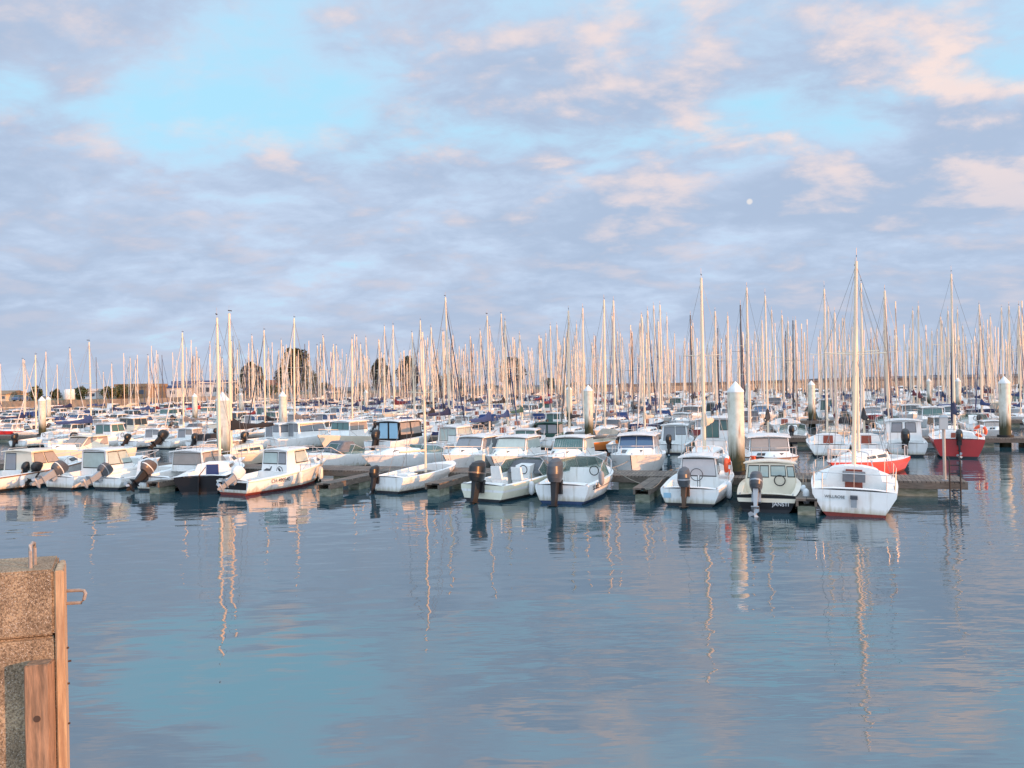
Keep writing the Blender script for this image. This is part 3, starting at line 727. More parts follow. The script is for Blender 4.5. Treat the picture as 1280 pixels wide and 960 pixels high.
STD_WINS = lambda g: [('front', .05, .48, .42, .92, g), ('front', .52, .95, .42, .92, g), ('port', .08, .46, .45, .90, g), ('port', .52, .93, .45, .90, g), ('starboard', .07, .48, .45, .90, g), ('starboard', .54, .92, .45, .90, g), ('aft', .10, .50, .08, .90, g if random.random() < .6 else CURTG), ('aft', .56, .92, .45, .90, g)]
def motorboat(label, L=5.2, B=2.05, F0=.62, F1=.98, ck=(.04, .52), top=WHITE, boot=BOOT, stripe=None, band=None, cab=None, cuddy=None, ws=None, console=False, canopy=None, seats=False,
              motor=None, rail=True, rub=None, antenna=0, name='motorboat', cat='motorboat', loc=(0, 0, 0), head=0, group=None, floor=.16, deckm=DECK, sternw=.88, lines=None, arch=False, p=2.3):
    F0 *= .86; F1 *= .88
    H = Hull(L, B, F0, F1, sternw=sternw, p=p); root = boatroot(name, label, cat, loc, head, group)
    H.mesh(top, boot, stripe, band, rail=rub).build('hull', root)
    H.deck(ck, .17, floor, deckm, FLOORM).build('deck', root, ang=25)
    if cuddy:
        x0, x1, hh = cuddy; t0, t1 = x0 / L, x1 / L
        c = Cabin(x0, x1, H.hb(t0) * .78, H.hb(t1) * .55, H.zs(t0), H.zs(t1), hh, rf=(x1 - x0) * .35, rb=0, ins=.12, h1=hh * .85 + H.zs(t1) - H.zs(t0))
        o = c.shell(deckm).build('cuddy', root)
        wins(root, c, [('port', .12, .55, .3, .72, GLASS), ('starboard', .45, .88, .3, .72, GLASS)])
    if cab:
        x0, x1, h = cab['x']; h *= cab.get('hk', .70); t0, t1 = x0 / L, x1 / L; wf = cab.get('w', .80)
        zb = min(H.zs(t0), H.zs(t1)) - .02
        if cab.get('deep'): zb = floor
        hh = h - (zb - H.zs(t0))
        c = Cabin(x0, x1, H.hb(t0) * wf, H.hb(t1) * wf * .96, zb, zb, hh, rf=cab.get('rf', .35), rb=cab.get('rb', .02), ins=cab.get('ins', .10))
        c.shell(cab.get('m', WHITE)).build('cabin', root, ang=50)
        if cab.get('roof', True): c.roof(cab.get('roofm', WHITE), fwd=cab.get('fwd', .10), aft=cab.get('aft', .12)).build('roof', root, ang=50)
        wins(root, c, cab.get('wins') or STD_WINS(cab.get('g', GLASS)))
        zt = c.t[0][2] + .07
        for sg in (-1, 1):
            mb = MB(); ya = sg * (abs(c.t[0][1]) - .08); xa, xb = c.t[0][0] + .1, c.t[1][0] - .1
            mb.tube([(xa, ya, zt - .04), (xa + .05, ya, zt + .05), (xb - .05, ya, zt + .05), (xb, ya, zt - .04)], .014, STEEL, 4)
            mb.build('roof_rail', root)
    if console:
        mb = MB(); mb.hexa([(L * .42, -.36, floor), (L * .60, -.34, floor), (L * .60, .34, floor), (L * .42, .36, floor)], [(L * .45, -.32, floor + .85), (L * .55, -.28, floor + .95), (L * .55, .28, floor + .95), (L * .45, .32, floor + .85)], WHITE)
        mb.build('console', root)
        mb = MB(); mb.torus((L * .425, -.12, floor + .72), .16, .018, BLACKP, 'x'); mb.build('steering_wheel', root)
    if seats:
        for yy in (-.45, .45):
            mb = MB(); mb.box((L * .30, yy, floor + .24), (.42, .42, .48), WHITE); mb.hexa([(L * .30 - .24, yy - .22, floor + .45), (L * .30 - .12, yy - .22, floor + .45), (L * .30 - .12, yy + .22, floor + .45), (L * .30 - .24, yy + .22, floor + .45)], [(L * .30 - .32, yy - .20, floor + .92), (L * .30 - .24, yy - .20, floor + .92), (L * .30 - .24, yy + .20, floor + .92), (L * .30 - .32, yy + .20, floor + .92)], DECK)
            mb.build('seat', root)
    if ws: windscreen(root, H, ws['xf'], ws['xa'], ws.get('h', .4), ws.get('rake', .3), ws.get('m'), ws.get('frame', STEEL))
    if canopy:
        x0, x1, z, h, m = canopy; h *= .85; z *= .75; t0, t1 = x0 / L, x1 / L
        c = Cabin(x0, x1, H.hb(t0) * .85, H.hb(t1) * .8, H.zs(t0) + z, H.zs(t0) + z, h, rf=.45, rb=.25, ins=.18)
        mb = c.shell(m); mb.build('canopy', root)
    if arch:
        mb = MB(); x = L * .2; b = H.hb(.2) - .08; z = H.zs(.2)
        mb.tube([(x, -b, z), (x + .15, -b * .9, z + .8), (x + .18, -b * .6, z + 1.0), (x + .18, b * .6, z + 1.0), (x + .15, b * .9, z + .8), (x, b, z)], .04, WHITE, 6); mb.build('arch', root)
    if motor: outboard(root, -.02, motor.get('y', 0), F0 - .05, motor.get('s', 1), motor.get('tilt', 0), motor.get('m', BLACKP), stripe=motor.get('stripe'), leg=motor.get('leg', MLEG))
    if rail: bow_rail(root, H)
    mb = MB(); mb.box((.12, H.hb(.02) - .09, F0 + .03), (.16, .04, .04), STEEL); mb.box((.12, -H.hb(.02) + .09, F0 + .03), (.16, .04, .04), STEEL); mb.box((L * .9, 0, H.zs(.9) + .06), (.16, .05, .05), STEEL); mb.build('cleats', root)
    if antenna:
        mb = MB(); mb.tube([(L * .5, -B * .28, F0 + .4), (L * .48, -B * .28, F0 + antenna)], [.012, .006], WHITE, 5); mb.build('antenna', root)
    if lines:
        mb = MB(); mb.tube([(H.xx(i / 10, 1), -H.hb(i / 10) * .975, H.zs(i / 10) * .62 + .05) for i in range(1, 9)], .012, lines, 4); mb.build('stripe', root)
    root['_L'] = L; del root['_L']
    return root, H

def sailboat(label, L=6.5, B=2.3, F0=.72, F1=.95, top=WHITE, boot=BOOT, stripe=None, band=None, mast=8.5, cover='navy', furl='white', mastm=ALU, boom=True, lowpoly=False, coach=.42, rail=True, dodger=None, cockpit=True,
             name='sailing_boat', cat='sailing boat', loc=(0, 0, 0), head=0, group=None, companion=WOODR, windvane=True, motor=None, sternw=.70, boomz=1.15, wire=.009, rudder=True, deckm=DECK, mast_r=.062, mast_x=.56, boomlen=None, rub=None, p=2.0):
    F0 *= .90; F1 *= .92; coach *= .85
    if lowpoly: wire = .014; mast_r *= 1.22
    H = Hull(L, B, F0, F1, sternw=sternw, tm=.45, p=p, rake=.17, wl=.74, sheer=1.8); root = boatroot(name, label, cat, loc, head, group)
    H.mesh(top, boot, stripe, band, n=10 if lowpoly else 15, rail=rub).build('hull', root)
    H.deck((cockpit if isinstance(cockpit, tuple) else (.05, .34)) if cockpit else None, .30 if coach > .15 else .14, .34, deckm, FLOORM, n=10 if lowpoly else 18).build('deck', root, ang=25)
    x0, x1 = L * .34, L * .74; zb = H.zs(.34)
    # coachroof: lofted trunk that tapers and slopes down forward
    mb = MB(); rings = []
    for i in range(6):
        u = i / 5; x = x0 + (x1 - x0) * u; t = x / L; b = H.hb(t) * (.66 - .14 * u); hh = coach * (1 - .62 * u ** 1.6) + .02; z = H.zs(t) + .01
        rings.append([(x, -b, z), (x + .02, -b * .86, z + hh * .85), (x + .02, -b * .5, z + hh), (x + .02, b * .5, z + hh), (x + .02, b * .86, z + hh * .85), (x, b, z)])
    if coach > .15: mb.loft(rings, deckm); mb.build('coachroof', root, ang=30)
    for sg in (-1, 1) if coach > .15 else ():
        mb = MB()
        for (ua, ub) in ((.10, .42), (.48, .74)):
            def sp(u, v):
                x = x0 + (x1 - x0) * u; t = x / L; b = H.hb(t) * (.66 - .14 * u); hh = coach * (1 - .62 * u ** 1.6) + .02; z = H.zs(t) + .01
                return Vector((x + .02 * v, sg * b * (1 - .14 * v), z + hh * .85 * v))
            q = [sp(ua, .3), sp(ub, .3), sp(ub, .75), sp(ua, .75)]
            nn = Vector((0, sg, .25)).normalized()
            mb.hexa([p + nn * -.01 for p in q], [p + nn * .012 for p in q], GLASS)
        mb.build('window', root, smooth=False)
    b = H.hb(.34) * .66
    if coach <= .15: x0 = L * .2; zb = .5
    mb = MB(); mb.hexa([(x0 - .02, -.26, zb - .25), (x0 + .02, -.26, zb - .25), (x0 + .02, .26, zb - .25), (x0 - .02, .26, zb - .25)], [(x0 - .02, -.24, zb + coach * .9), (x0 + .02, -.24, zb + coach * .9), (x0 + .02, .24, zb + coach * .9), (x0 - .02, .24, zb + coach * .9)], companion)
    mb.build('companionway', root, smooth=False)
    mb = MB(); mb.box((x0 + .35, 0, zb + coach + .03), (.62, .58, .05), deckm); mb.build('hatch', root, smooth=False)
    xm = L * mast_x; zm = H.zs(mast_x) + coach * .55
    n = 6 if lowpoly else 10
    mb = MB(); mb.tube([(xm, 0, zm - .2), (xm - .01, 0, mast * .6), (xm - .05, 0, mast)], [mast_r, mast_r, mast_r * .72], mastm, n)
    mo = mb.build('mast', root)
    mb = MB()
    if windvane: mv = MB(); mv.tube([(xm - .05, .0, mast - .02), (xm - .05, 0, mast + .45)], .006 if not lowpoly else .012, WIRE, 4); mv.box((xm - .12, 0, mast + .16), (.30, .015, .05), RUBBER); mv.build('masthead_vane', mo)
    zsp = zm + (mast - zm) * .55; hbm = H.hb(mast_x) * .78
    mb.tube([(xm - .12, -hbm, zsp + .06), (xm, 0, zsp), (xm - .12, hbm, zsp + .06)], .016, mastm, 4)
    mb.build('spreaders', mo)
    mb = MB()
    zt = mast - .12
    for sg in (-1, 1):
        mb.tube([(xm - .1, sg * H.hb(mast_x) * .95, H.zs(mast_x)), (xm - .12, sg * hbm, zsp + .06), (xm - .05, 0, zt)], wire, WIRE, 3, cap=False)
        mb.tube([(xm - .45, sg * H.hb(mast_x) * .93, H.zs(mast_x)), (xm, 0, zsp)], wire, WIRE, 3, cap=False)
    mb.tube([(.05, 0, F0), (xm - .05, 0, zt)], wire, WIRE, 3, cap=False)
    mb.tube([(L * .97, 0, F1), (xm - .04, 0, zt - .3)], wire, WIRE, 3, cap=False)
    mb.build('rigging', root)
    if furl:
        mb = MB(); a = Vector((L * .95, 0, F1 + .25)); e = Vector((xm, 0, mast * .93)); mb.tube([a, a.lerp(e, .05), a.lerp(e, .5), a.lerp(e, .97)], [.02, .06, .045, .02], CANV[furl], 6); mb.build('furled_jib', root)
    if boom:
        bl = boomlen or xm - .35; zb_ = zm + boomz - coach * .5
        mb = MB(); mb.tube([(xm - .06, 0, zb_), (xm - bl, 0, zb_ + .05)], .045, mastm, 6); mb.build('boom', root)
        if cover:
            mb = MB(); rings = []
            for i in range(9):
                u = i / 8; x = xm + .06 - u * (bl - .05); hh = .13 + .42 * max(0, 1 - u * 2.6) ** 1.3 + .10 * (1 - u) + .03 * math.sin(i * 2.3); ww = .15 - .06 * u; sag = .02 * math.sin(i * 1.7)
                zc = zb_ + .05 * u
                rings.append([(x, -ww * .7, zc - .09 + sag), (x, -ww, zc + .02), (x, -ww * .55, zc + hh * .7), (x, 0, zc + hh), (x, ww * .55, zc + hh * .7), (x, ww, zc + .02), (x, ww * .7, zc - .09 + sag)])
            mb.loft(rings, CANV[cover]); mb.build('sail_cover', root, ang=60)
    if dodger:
        c = Cabin(x0 - .55, x0 + .55, b * 1.05, b * .9, zb + .08, zb + coach * .8, .75, rf=.45, rb=.1, ins=.15); c.shell(CANV[dodger]).build('sprayhood', root)
    if rail:
        bow_rail(root, H, .82, .5, 6, 'pulpit', mid=not lowpoly)
        mb = MB(); z = .5; pts = []
        for t, sg in ((.16, -1), (.06, -1), (.0, -.8), (.0, .8), (.06, 1), (.16, 1)):
            pp = (L * t + .03, sg * (H.hb(t) - .06), H.zs(t) + z); pts.append(pp); mb.tube([(pp[0], pp[1], pp[2] - z), pp], .013, STEEL, 4)
        mb.tube(pts, .014, STEEL, 4)
        mb.build('pushpit', root)
        mb = MB()
        for sg in (-1, 1):
            prev = (L * .16 + .03, sg * (H.hb(.16) - .06), H.zs(.16) + .48)
            for t in (.36, .54, .7, .84):
                pp = (L * t, sg * (H.hb(t) - .05), H.zs(t) + .48); mb.tube([(pp[0], pp[1], H.zs(t)), pp], .010, STEEL, 4); mb.tube([prev, pp], .004 if not lowpoly else .006, STEEL, 3, cap=False); prev = pp
        mb.build('lifelines', root)
    if rudder:
        mb = MB(); mb.hexa([(-.32, -.02, -.3), (-.02, -.025, -.3), (-.02, .025, -.3), (-.32, .02, -.3)], [(-.20, -.02, F0 + .02), (-.03, -.025, F0 + .02), (-.03, .025, F0 + .02), (-.20, .02, F0 + .02)], top); mb.tube([(-.1, 0, F0 + .05), (.9, 0, F0 + .28)], .02, TEAK, 5); mb.build('rudder', root)
    if motor: outboard(root, -.06, motor.get('y', .35), F0 - .12, motor.get('s', .7), motor.get('tilt', 0), motor.get('m', GREYP))
    return root, H

# ------------------------------------------------------------------ front row, sterns to the camera
def stern(px, py): return at(px, py, 0)
OB = lambda **k: dict(**k)
gF = 'boats of the front row'
motorboat('cream-topped cabin boat at the far left of the front row, bow pointing away', L=6.2, B=2.3, F0=.72, F1=1.1, rub=TEAK, ck=(.04, .36), cab=dict(x=(2.3, 4.1, 1.25), g=CURT, rf=.6, w=.82, m=CREAM, roofm=CREAM,
          wins=[('front', .05, .48, .35, .92, CURT), ('front', .52, .95, .35, .92, CURT), ('port', .08, .46, .4, .90, CURT), ('port', .52, .93, .4, .90, CURT), ('starboard', .07, .46, .40, .90, CURT), ('starboard', .52, .95, .40, .90, CURT), ('aft', .08, .42, .1, .9, CURTG)]), cuddy=(4.1, 5.5, .3), motor=OB(tilt=45, s=1.1), loc=stern(-40, 617), head=HU, group=gF)
motorboat('white cabin boat with pale green glazing and a tilted striped outboard in the front row', L=5.4, B=2.15, F0=.62, F1=1.05, ck=(.04, .45), cab=dict(x=(1.7, 3.6, 1.35), g=FROST, rf=.75, w=.84, deep=True, wins=[('front', .05, .95, .5, .95, FROST), ('starboard', .06, .5, .55, .93, FROST), ('starboard', .55, .96, .55, .93, FROST), ('port', .06, .94, .55, .93, FROST), ('aft', .1, .9, .45, .92, FROST)]), cuddy=(3.6, 4.8, .3), boot=BOOT,
          motor=OB(tilt=62, s=1.15, m=GREYP, stripe=WHITEP, leg=SILVP, y=.25), loc=stern(74, 612), head=HU - R(4), group=gF)
motorboat('low white open boat with a tilted grey outboard and a red thwart cover, front row', L=4.6, B=1.9, F0=.55, F1=.8, ck=(.04, .72), console=True, motor=OB(tilt=64, s=1.1, m=GREYP, leg=SILVP, stripe=SILVP, y=.3), loc=stern(133, 612), head=HU, boot=BOOT, lines=INK, rail=False, group=gF)
motorboat('white cabin boat with beige curtained windows and a brown outboard, beside the black hull', L=5.6, B=2.2, F0=.66, F1=1.05, ck=(.04, .42), cab=dict(x=(1.9, 3.9, 1.2), g=CURT, rf=.7, w=.84, wins=[('front', .05, .48, .35, .92, CURT), ('front', .52, .95, .35, .92, CURT), ('port', .06, .45, .4, .92, CURT), ('port', .5, .95, .4, .92, CURT), ('starboard', .06, .46, .4, .92, CURT), ('starboard', .52, .95, .4, .92, CURT), ('aft', .06, .94, .35, .92, CURT)]), cuddy=(3.9, 5.0, .32),
          motor=OB(tilt=50, s=1.15, m=mat('motor_brown', (.09, .07, .06), .35), stripe=WHITEP, y=.35), loc=stern(191, 614), head=HU - R(2), group=gF)
sailboat('small sailing boat with a black hull and white deck, in front of a pale pile', L=6.0, B=2.15, F0=.78, F1=.95, top=BLACKH, boot=BOOT, mast=7.3, cover=None, boom=False, furl=None, coach=.36, sternw=.92, companion=NAVYH, loc=stern(250, 618), head=HU + R(27), group=gF, rail=False)
ch, HC = motorboat('white fishing cabin boat with registration letters, red bottom and a black transom panel', L=5.3, B=2.0, F0=.66, F1=1.12, boot=BOOTR, ck=(.04, .40), rub=CREAM, floor=.25,
          cab=dict(x=(2.15, 4.15, 1.15), hk=.78, rf=.55, rb=.12, w=.80, deep=True, wins=[('front', .05, .48, .35, .92, GLASS), ('front', .52, .95, .35, .92, GLASS), ('port', .1, .9, .6, .92, FROST), ('starboard', .38, .90, .6, .92, FROST), ('aft', .08, .60, .60, .92, FROST), ('aft', .66, .92, .60, .92, CURTG)]), cuddy=(4.15, 4.95, .2), motor=OB(tilt=58, s=.95, m=WHITEP, y=-.15, leg=SILVP), loc=stern(291, 619), head=HU - R(9), group=gF)
mb = MB(); mb.hexa([(-.012, -.74, .22), (.02, -.74, .22), (.02, .74, .22), (-.012, .74, .22)], [(-.012, -.78, .50), (.02, -.78, .50), (.02, .78, .50), (-.012, .78, .50)], BLACKH); mb.build('transom_panel', ch)
# round badge and a bird on the aft screen of the cabin
ca = Cabin(2.15, 4.15, HC.hb(2.15 / 5.3) * .80, HC.hb(4.15 / 5.3) * .768, .25, .25, 1.15 * .78 + HC.zs(2.15 / 5.3) - .25, rf=.55, rb=.12)
bc = bil(ca.face['aft'], .70, .38); fx = (bil(ca.face['aft'], .7, .8) - bil(ca.face['aft'], .7, .2)).normalized(); fy = Vector((0, -1, 0)); fn = fy.cross(fx).normalized()
if fn.x > 0: fn = -fn
def disc(mb, c, r, m, off, n=20): mb.poly([c + fn * off + fy * r * math.cos(2 * math.pi * i / n) + fx * r * math.sin(2 * math.pi * i / n) for i in range(n)], m)
mb = MB(); disc(mb, bc, .17, INK, .010); disc(mb, bc, .14, INKW, .014)
mb.poly([bc + fn * .018 + fy * x + fx * z for x, z in ((-.10, .075), (-.02, .115), (.11, -.04), (.04, -.105))], INK); mb.build('badge', ch)
bc2 = bil(ca.face['aft'], .26, .40)
mb = MB(); mb.poly([bc2 + fn * .012 + fy * x + fx * z for x, z in ((-.24, -.04), (-.05, .05), (.12, .02), (.20, .14), (.24, .12), (.16, -.04), (0, -.09))], GREYP); mb.build('bird_emblem', ch)
def side_text(root, H, body, size, t, zf, m, side=-1):
    a = Vector((H.xx(t - .05, .75), side * H.hb(t - .05) * .985, 0)); b = Vector((H.xx(t + .05, .75), side * H.hb(t + .05) * .985, 0))
    ang = math.atan2(b.y - a.y, b.x - a.x) if side < 0 else math.atan2(a.y - b.y, a.x - b.x)
    c = (a + b) / 2; nrm = Vector((b.y - a.y, -(b.x - a.x), 0)).normalized() * (1 if side < 0 else -1)
    z = H.zs(t) * zf
    return text_mesh('registration_lettering', body, size, m, root, c + nrm * .03 + Vector((0, 0, z)), (R(90 - 6), 0, ang))
side_text(ch, HC, 'CH 490540', .21, .30, .60, INK)
sailboat('tiny white open sailing dinghy with a thin mast and bare boom between two finger pontoons', L=4.5, B=1.95, F0=.70, F1=.95, p=3.2, mast=6.35, cover=None, furl=None, coach=.10, mast_x=.56, boomz=.75, boomlen=1.7, rail=False, cockpit=(.05, .78), companion=DECK, sternw=.80, motor=OB(s=.85, y=.45, m=BLACKP, tilt=10), loc=stern(484, 617), head=HU - R(10), group=gF, name='sailing_dinghy', cat='sailing dinghy', mast_r=.05, rudder=False, windvane=False)
b8, H8 = motorboat('pale yellow-white open boat with two seats, grey windscreen canopy and a big black outboard', L=6.0, B=2.1, F0=.68, F1=1.0, top=YELH, band=WHITE, ck=(.07, .62), console=True, seats=True, ws=dict(xf=3.8, xa=2.6, h=.5, rake=.45), canopy=(2.9, 4.0, .05, .55, CANV['grey']), motor=OB(tilt=14, s=1.35, m=BLACKP, stripe=mat('motor_bronze', (.16, .10, .07), .3), y=.05), loc=stern(603, 627), head=HU - R(13), group=gF, boot=BOOT)
side_text(b8, H8, '5 STELL', .17, .45, .66, INK)
b9, H9 = motorboat('white runabout with a tall tinted windscreen and a large grey outboard, front row centre', L=5.1, B=2.15, F0=.74, F1=1.0, ck=(.10, .58), ws=dict(xf=3.4, xa=1.9, h=.55, rake=.5), stripe=None, boot=BOOTB, motor=OB(tilt=8, s=1.45, m=GREYP, y=.12), loc=stern(702, 630), head=HU - R(2), group=gF, lines=GREYP, seats=False)
mb = MB(); mb.hexa([(2.88, -.72, .16), (2.96, -.72, .16), (2.96, .72, .16), (2.88, .72, .16)], [(2.95, -.62, .95), (3.0, -.62, .95), (3.0, .62, .95), (2.95, .62, .95)], WHITE); mb.build('bulkhead', b9)
mb = MB(); mb.torus((2.80, -.35, .85), .17, .018, BLACKP, 'x'); mb.build('steering_wheel', b9)
side_text(b9, H9, 'ST 802', .20, .14, .70, INK)
b10, H10 = motorboat('white canvas-backed cabin boat with an orange lifebuoy on its starboard side', L=5.3, B=2.15, F0=.66, F1=1.05, ck=(.05, .34), floor=.2, cab=dict(x=(1.75, 3.7, 1.15), deep=True, w=.70, rf=.6, ins=.16, m=WHITE, wins=[('front', .05, .95, .55, .95, GLASS), ('starboard', .1, .48, .55, .92, GLASS), ('starboard', .54, .9, .55, .92, GLASS), ('port', .1, .9, .55, .92, GLASS), ('aft', .06, .94, .50, .95, mat('cabin_canvas_door', (.55, .52, .52), .6, var=.1)), ('aft', .48, .52, .06, .5, DECK)]), cuddy=(3.7, 4.7, .25), motor=OB(tilt=6, s=1.15, m=GREYP, stripe=SILVP, y=.12, leg=mat('motor_leg_rusty', (.09, .05, .03), .6)), loc=stern(862, 633), head=HU - R(3), group=gF, boot=BOOT)
mb = MB(); mb.torus((1.66, .05, .85), .21, .014, GREYP, 'x'); mb.build('steering_wheel', b10)
mb = MB(); mb.box((-.012, .72, .34), (.02, .24, .16), LBLUE); mb.build('registration_plate', b10)
b11, H11 = motorboat('cream cuddy boat with rounded windows, black lower hull and name on its transom', L=4.9, B=1.95, F0=.62, F1=.92, top=BLACKH, band=CREAM, stripe=CREAM, deckm=CREAM, ck=(.05, .52), floor=.2,
          cab=dict(x=(2.4, 3.7, .95), m=CREAM, roofm=CREAM, w=.92, rf=.45, ins=.14, deep=True, fwd=.02, aft=.05, wins=[('aft', .06, .26, .55, .9, FROST), ('aft', .30, .46, .58, .9, FROST), ('aft', .52, .80, .62, .9, FROST), ('aft', .85, .97, .6, .88, FROST), ('starboard', .1, .9, .6, .9, FROST), ('port', .1, .9, .6, .9, FROST), ('front', .08, .92, .6, .92, FROST)]), motor=OB(tilt=30, s=1.15, m=GREYP, stripe=SILVP, y=.28, leg=SILVP), loc=stern(958, 641), head=HU - R(1), rail=False, group=gF)
mb = MB(); mb.torus((2.34, -.30, .72), .17, .018, BLACKP, 'x'); mb.build('steering_wheel', b11)
text_mesh('name_lettering', 'JANSTI', .16, INKW, b11, (-.03, -.42, .22), (R(90), 0, R(-90)))
b12, H12 = sailboat('white sailing boat seen square from the stern, wooden companionway, nearest of the front row', L=6.3, B=2.55, F0=.84, F1=1.05, mast=7.95, cover=None, boom=False, furl=None, sternw=.90, boot=BOOTR, coach=.50, loc=stern(1067, 646), head=R(90 - 23.0), group=gF, motor=None, mast_r=.065, rudder=False); b12.rotation_euler.x = R(1.8)
mb = MB(); mb.box((-.10, 0, .58), (.18, .20, .10), GREYP); mb.box((-.12, 0, .44), (.10, .16, .30), SILVP); mb.build('motor_bracket', b12)
text_mesh('name_lettering', 'WILLROSE', .12, INK, b12, (-.03, .52, .52), (R(90), 0, R(-90)))
mb = MB(); mb.box((2.0, 0, .96), (.5, .66, .30), CANV['grey']); mb.build('hatch_cover', b12)

# loose things of the front row
def lifebuoy(loc, rz, label, axis='y', r=.30):
    t = MB(); t.torus((0, 0, 0), r, .075, LIFER, axis, mats=[LIFER, LIFER, INKW, LIFER, LIFER, INKW, LIFER, LIFER, INKW])
    o = t.build('lifebuoy', None, loc); o.rotation_euler = (0, 0, rz); tag(o, label, 'lifebuoy', 'orange lifebuoys'); return o
def local(root, p):
    return root.matrix_basis @ Vector(p) if False else Vector(root.location) + Matrix.Rotation(root.rotation_euler.z, 3, 'Z') @ Vector(p)
lifebuoy(local(b10, (2.3, -.90, 1.12)), b10.rotation_euler.z, 'orange lifebuoy hung on the starboard cabin side of the canvas-backed boat', r=.29)
def fender(loc, label, m=FEND, L=.55, r=.10, cat='fender'):
    mb = MB(); mb.lathe([(.02, -L / 2), (r * .8, -L / 2 + .05), (r, -L / 2 + .13), (r, L / 2 - .13), (r * .8, L / 2 - .05), (.03, L / 2)], m, 10); mb.tube([(0, 0, L / 2), (0, 0, L / 2 + .3)], .012, ROPE, 4)
    o = mb.build('fender', None, loc, ang=60); tag(o, label, cat, 'boat fenders'); return o
fender(local(b12, (.5, 1.32, .45)), 'white fender on the port side of the sailing boat with the wooden companionway')
fender(local(b12, (1.6, 1.45, .45)), 'second white fender further forward on the port side of the same sailing boat', L=.5)
fender(local(b10, (1.3, -1.08, .42)), 'white fender on the starboard side of the canvas-backed cabin boat', L=.6)
fender(local(ch, (2.6, -1.08, .42)), 'pale fender amidships on the boat with registration letters', CREAM)
fender(local(ch, (3.9, -.98, .50)), 'pale fender near the bow of the boat with registration letters', CREAM)
fender(local(b9, (.9, -1.16, .80)), 'grey rolled fender lying along the runabout gunwale', mat('fender_grey', (.25, .25, .26), .6), L=.5)
p = stern(20, 607); mb = MB(); mb.ball((0, 0, .28), (.42, .30, .30), FENDR, 12, 8); mb.tube([(.3, 0, .40), (.55, 0, .55)], .03, FENDR, 6)
o = mb.build('mooring_buoy', None, p); tag(o, 'red pear-shaped buoy floating beside black outboards at the far left', 'buoy')
for px, py, lab in ((34, 609, 'small black outboard left of its twin, beside the red buoy'), (46, 609, 'small black outboard right of its twin, beside the red buoy')):
    r_ = empty('spare_outboard', stern(px, py), HU); tag(r_, lab, 'outboard motor', 'small black outboards by the red buoy'); c_o = outboard(r_, 0, 0, .55, .85, 35, BLACKP)
for o in [o for o in COL.objects if o.parent is None and o.get('group') == gF and o.name.startswith('motorboat')]:
    if any(w_ in o['label'] for w_ in ('registration', 'canvas-backed', 'runabout')): continue
    bbs = [c for c in o.children if c.name.startswith('hull')][0].bound_box; hy = min(v[1] for v in bbs)
    fender(local(o, (1.5, hy * .97 - .09, .36)), 'white fender on the starboard side of the ' + ' '.join(o['label'].split()[:8]), L=.5)
# mooring lines
def mline(a, b, label, sag=.18):
    a, b = Vector(a), Vector(b); pts = []
    for i in range(9):
        u = i / 8; q = a.lerp(b, u); q.z -= sag * 4 * u * (1 - u); pts.append(q)
    mb = MB(); mb.tube(pts, .014, ROPE, 5); o = mb.build('mooring_line'); tag(o, label, 'mooring line', 'mooring lines'); return o
pt = at(1122, 608, .5)
mline(local(b12, (.3, -1.1, .9)), pt, 'pale rope from the nearest sailing boat to the pontoon end at its right')
mline(local(b9, (4.6, -.3, 1.0)), at(800, 604, .5), 'rope from the centre runabout bow to the short finger pontoon', .1)
mline(local(b10, (.3, .95, .82)), at(806, 611, .5), 'rope from the canvas-backed boat to the short finger pontoon on its left', .12)
mline(local(ch, (5.1, 0, 1.1)), at(398, 601, .5), 'rope from the bow of the boat with registration letters', .15)
# service post on the pontoon end, cabinet, ladder
p = at(1181, 601, .53); t = empty('service_post', p, -TH); tag(t, 'slim grey steel post carrying a small box on the right pontoon end', 'post')
mb = MB(); mb.tube([(0, 0, 0), (0, 0, 1.75)], .05, mat('post_grey', (.42, .38, .34), .6, var=.2), 10); mb.box((0, 0, .02), (.2, .2, .04), SILVP); mb.build('post', t)
mb = MB(); mb.box((0, 0, 1.95), (.24, .24, .40), mat('box_grey', (.45, .45, .44), .5)); mb.hexa([(-.14, -.14, 2.152), (.14, -.14, 2.152), (.14, .14, 2.152), (-.14, .14, 2.152)], [(-.05, -.05, 2.24), (.05, -.05, 2.24), (.05, .05, 2.24), (-.05, .05, 2.24)], SILVP); mb.build('lamp_box', t)
p = at(1194, 604, .5); t = empty('ladder', p, -TH); mb = MB()
for x in (-.16, .16): mb.tube([(x, 0, -.9), (x, 0, .75), (x, .25, .85)], .025, RUBBER, 6)
for k in range(6): mb.tube([(-.16, 0, -.8 + k * .28), (.16, 0, -.8 + k * .28)], .018, RUBBER, 5)
mb.build('frame', t); tag(t, 'black swim ladder at the tip of the right pontoon', 'ladder')
p = at(600, 596, .53); t = empty('power_pedestal', p, -TH); mb = MB(); mb.box((0, 0, .42), (.34, .26, .84), mat('pedestal_pale', (.50, .53, .46), .5, var=.1)); mb.build('cabinet', t)
mb = MB(); mb.box((0, 0, .87), (.38, .30, .05), WHITE); mb.build('lid', t); tag(t, 'pale square power pedestal on the pontoon by the frosted windscreen', 'power pedestal')
lifebuoy(at(962, 581, .78), R(40), 'small orange lifebuoy among clutter on the pontoon below the thickest pile', r=.17)
mb = MB(); mb.tube([(0, 0, 0), (0, 0, .62)], .13, LIFER, 10); o = mb.build('orange_canister', None, at(942, 590, .53)); tag(o, 'orange upright canister standing on the pontoon beside the thickest pile', 'canister')
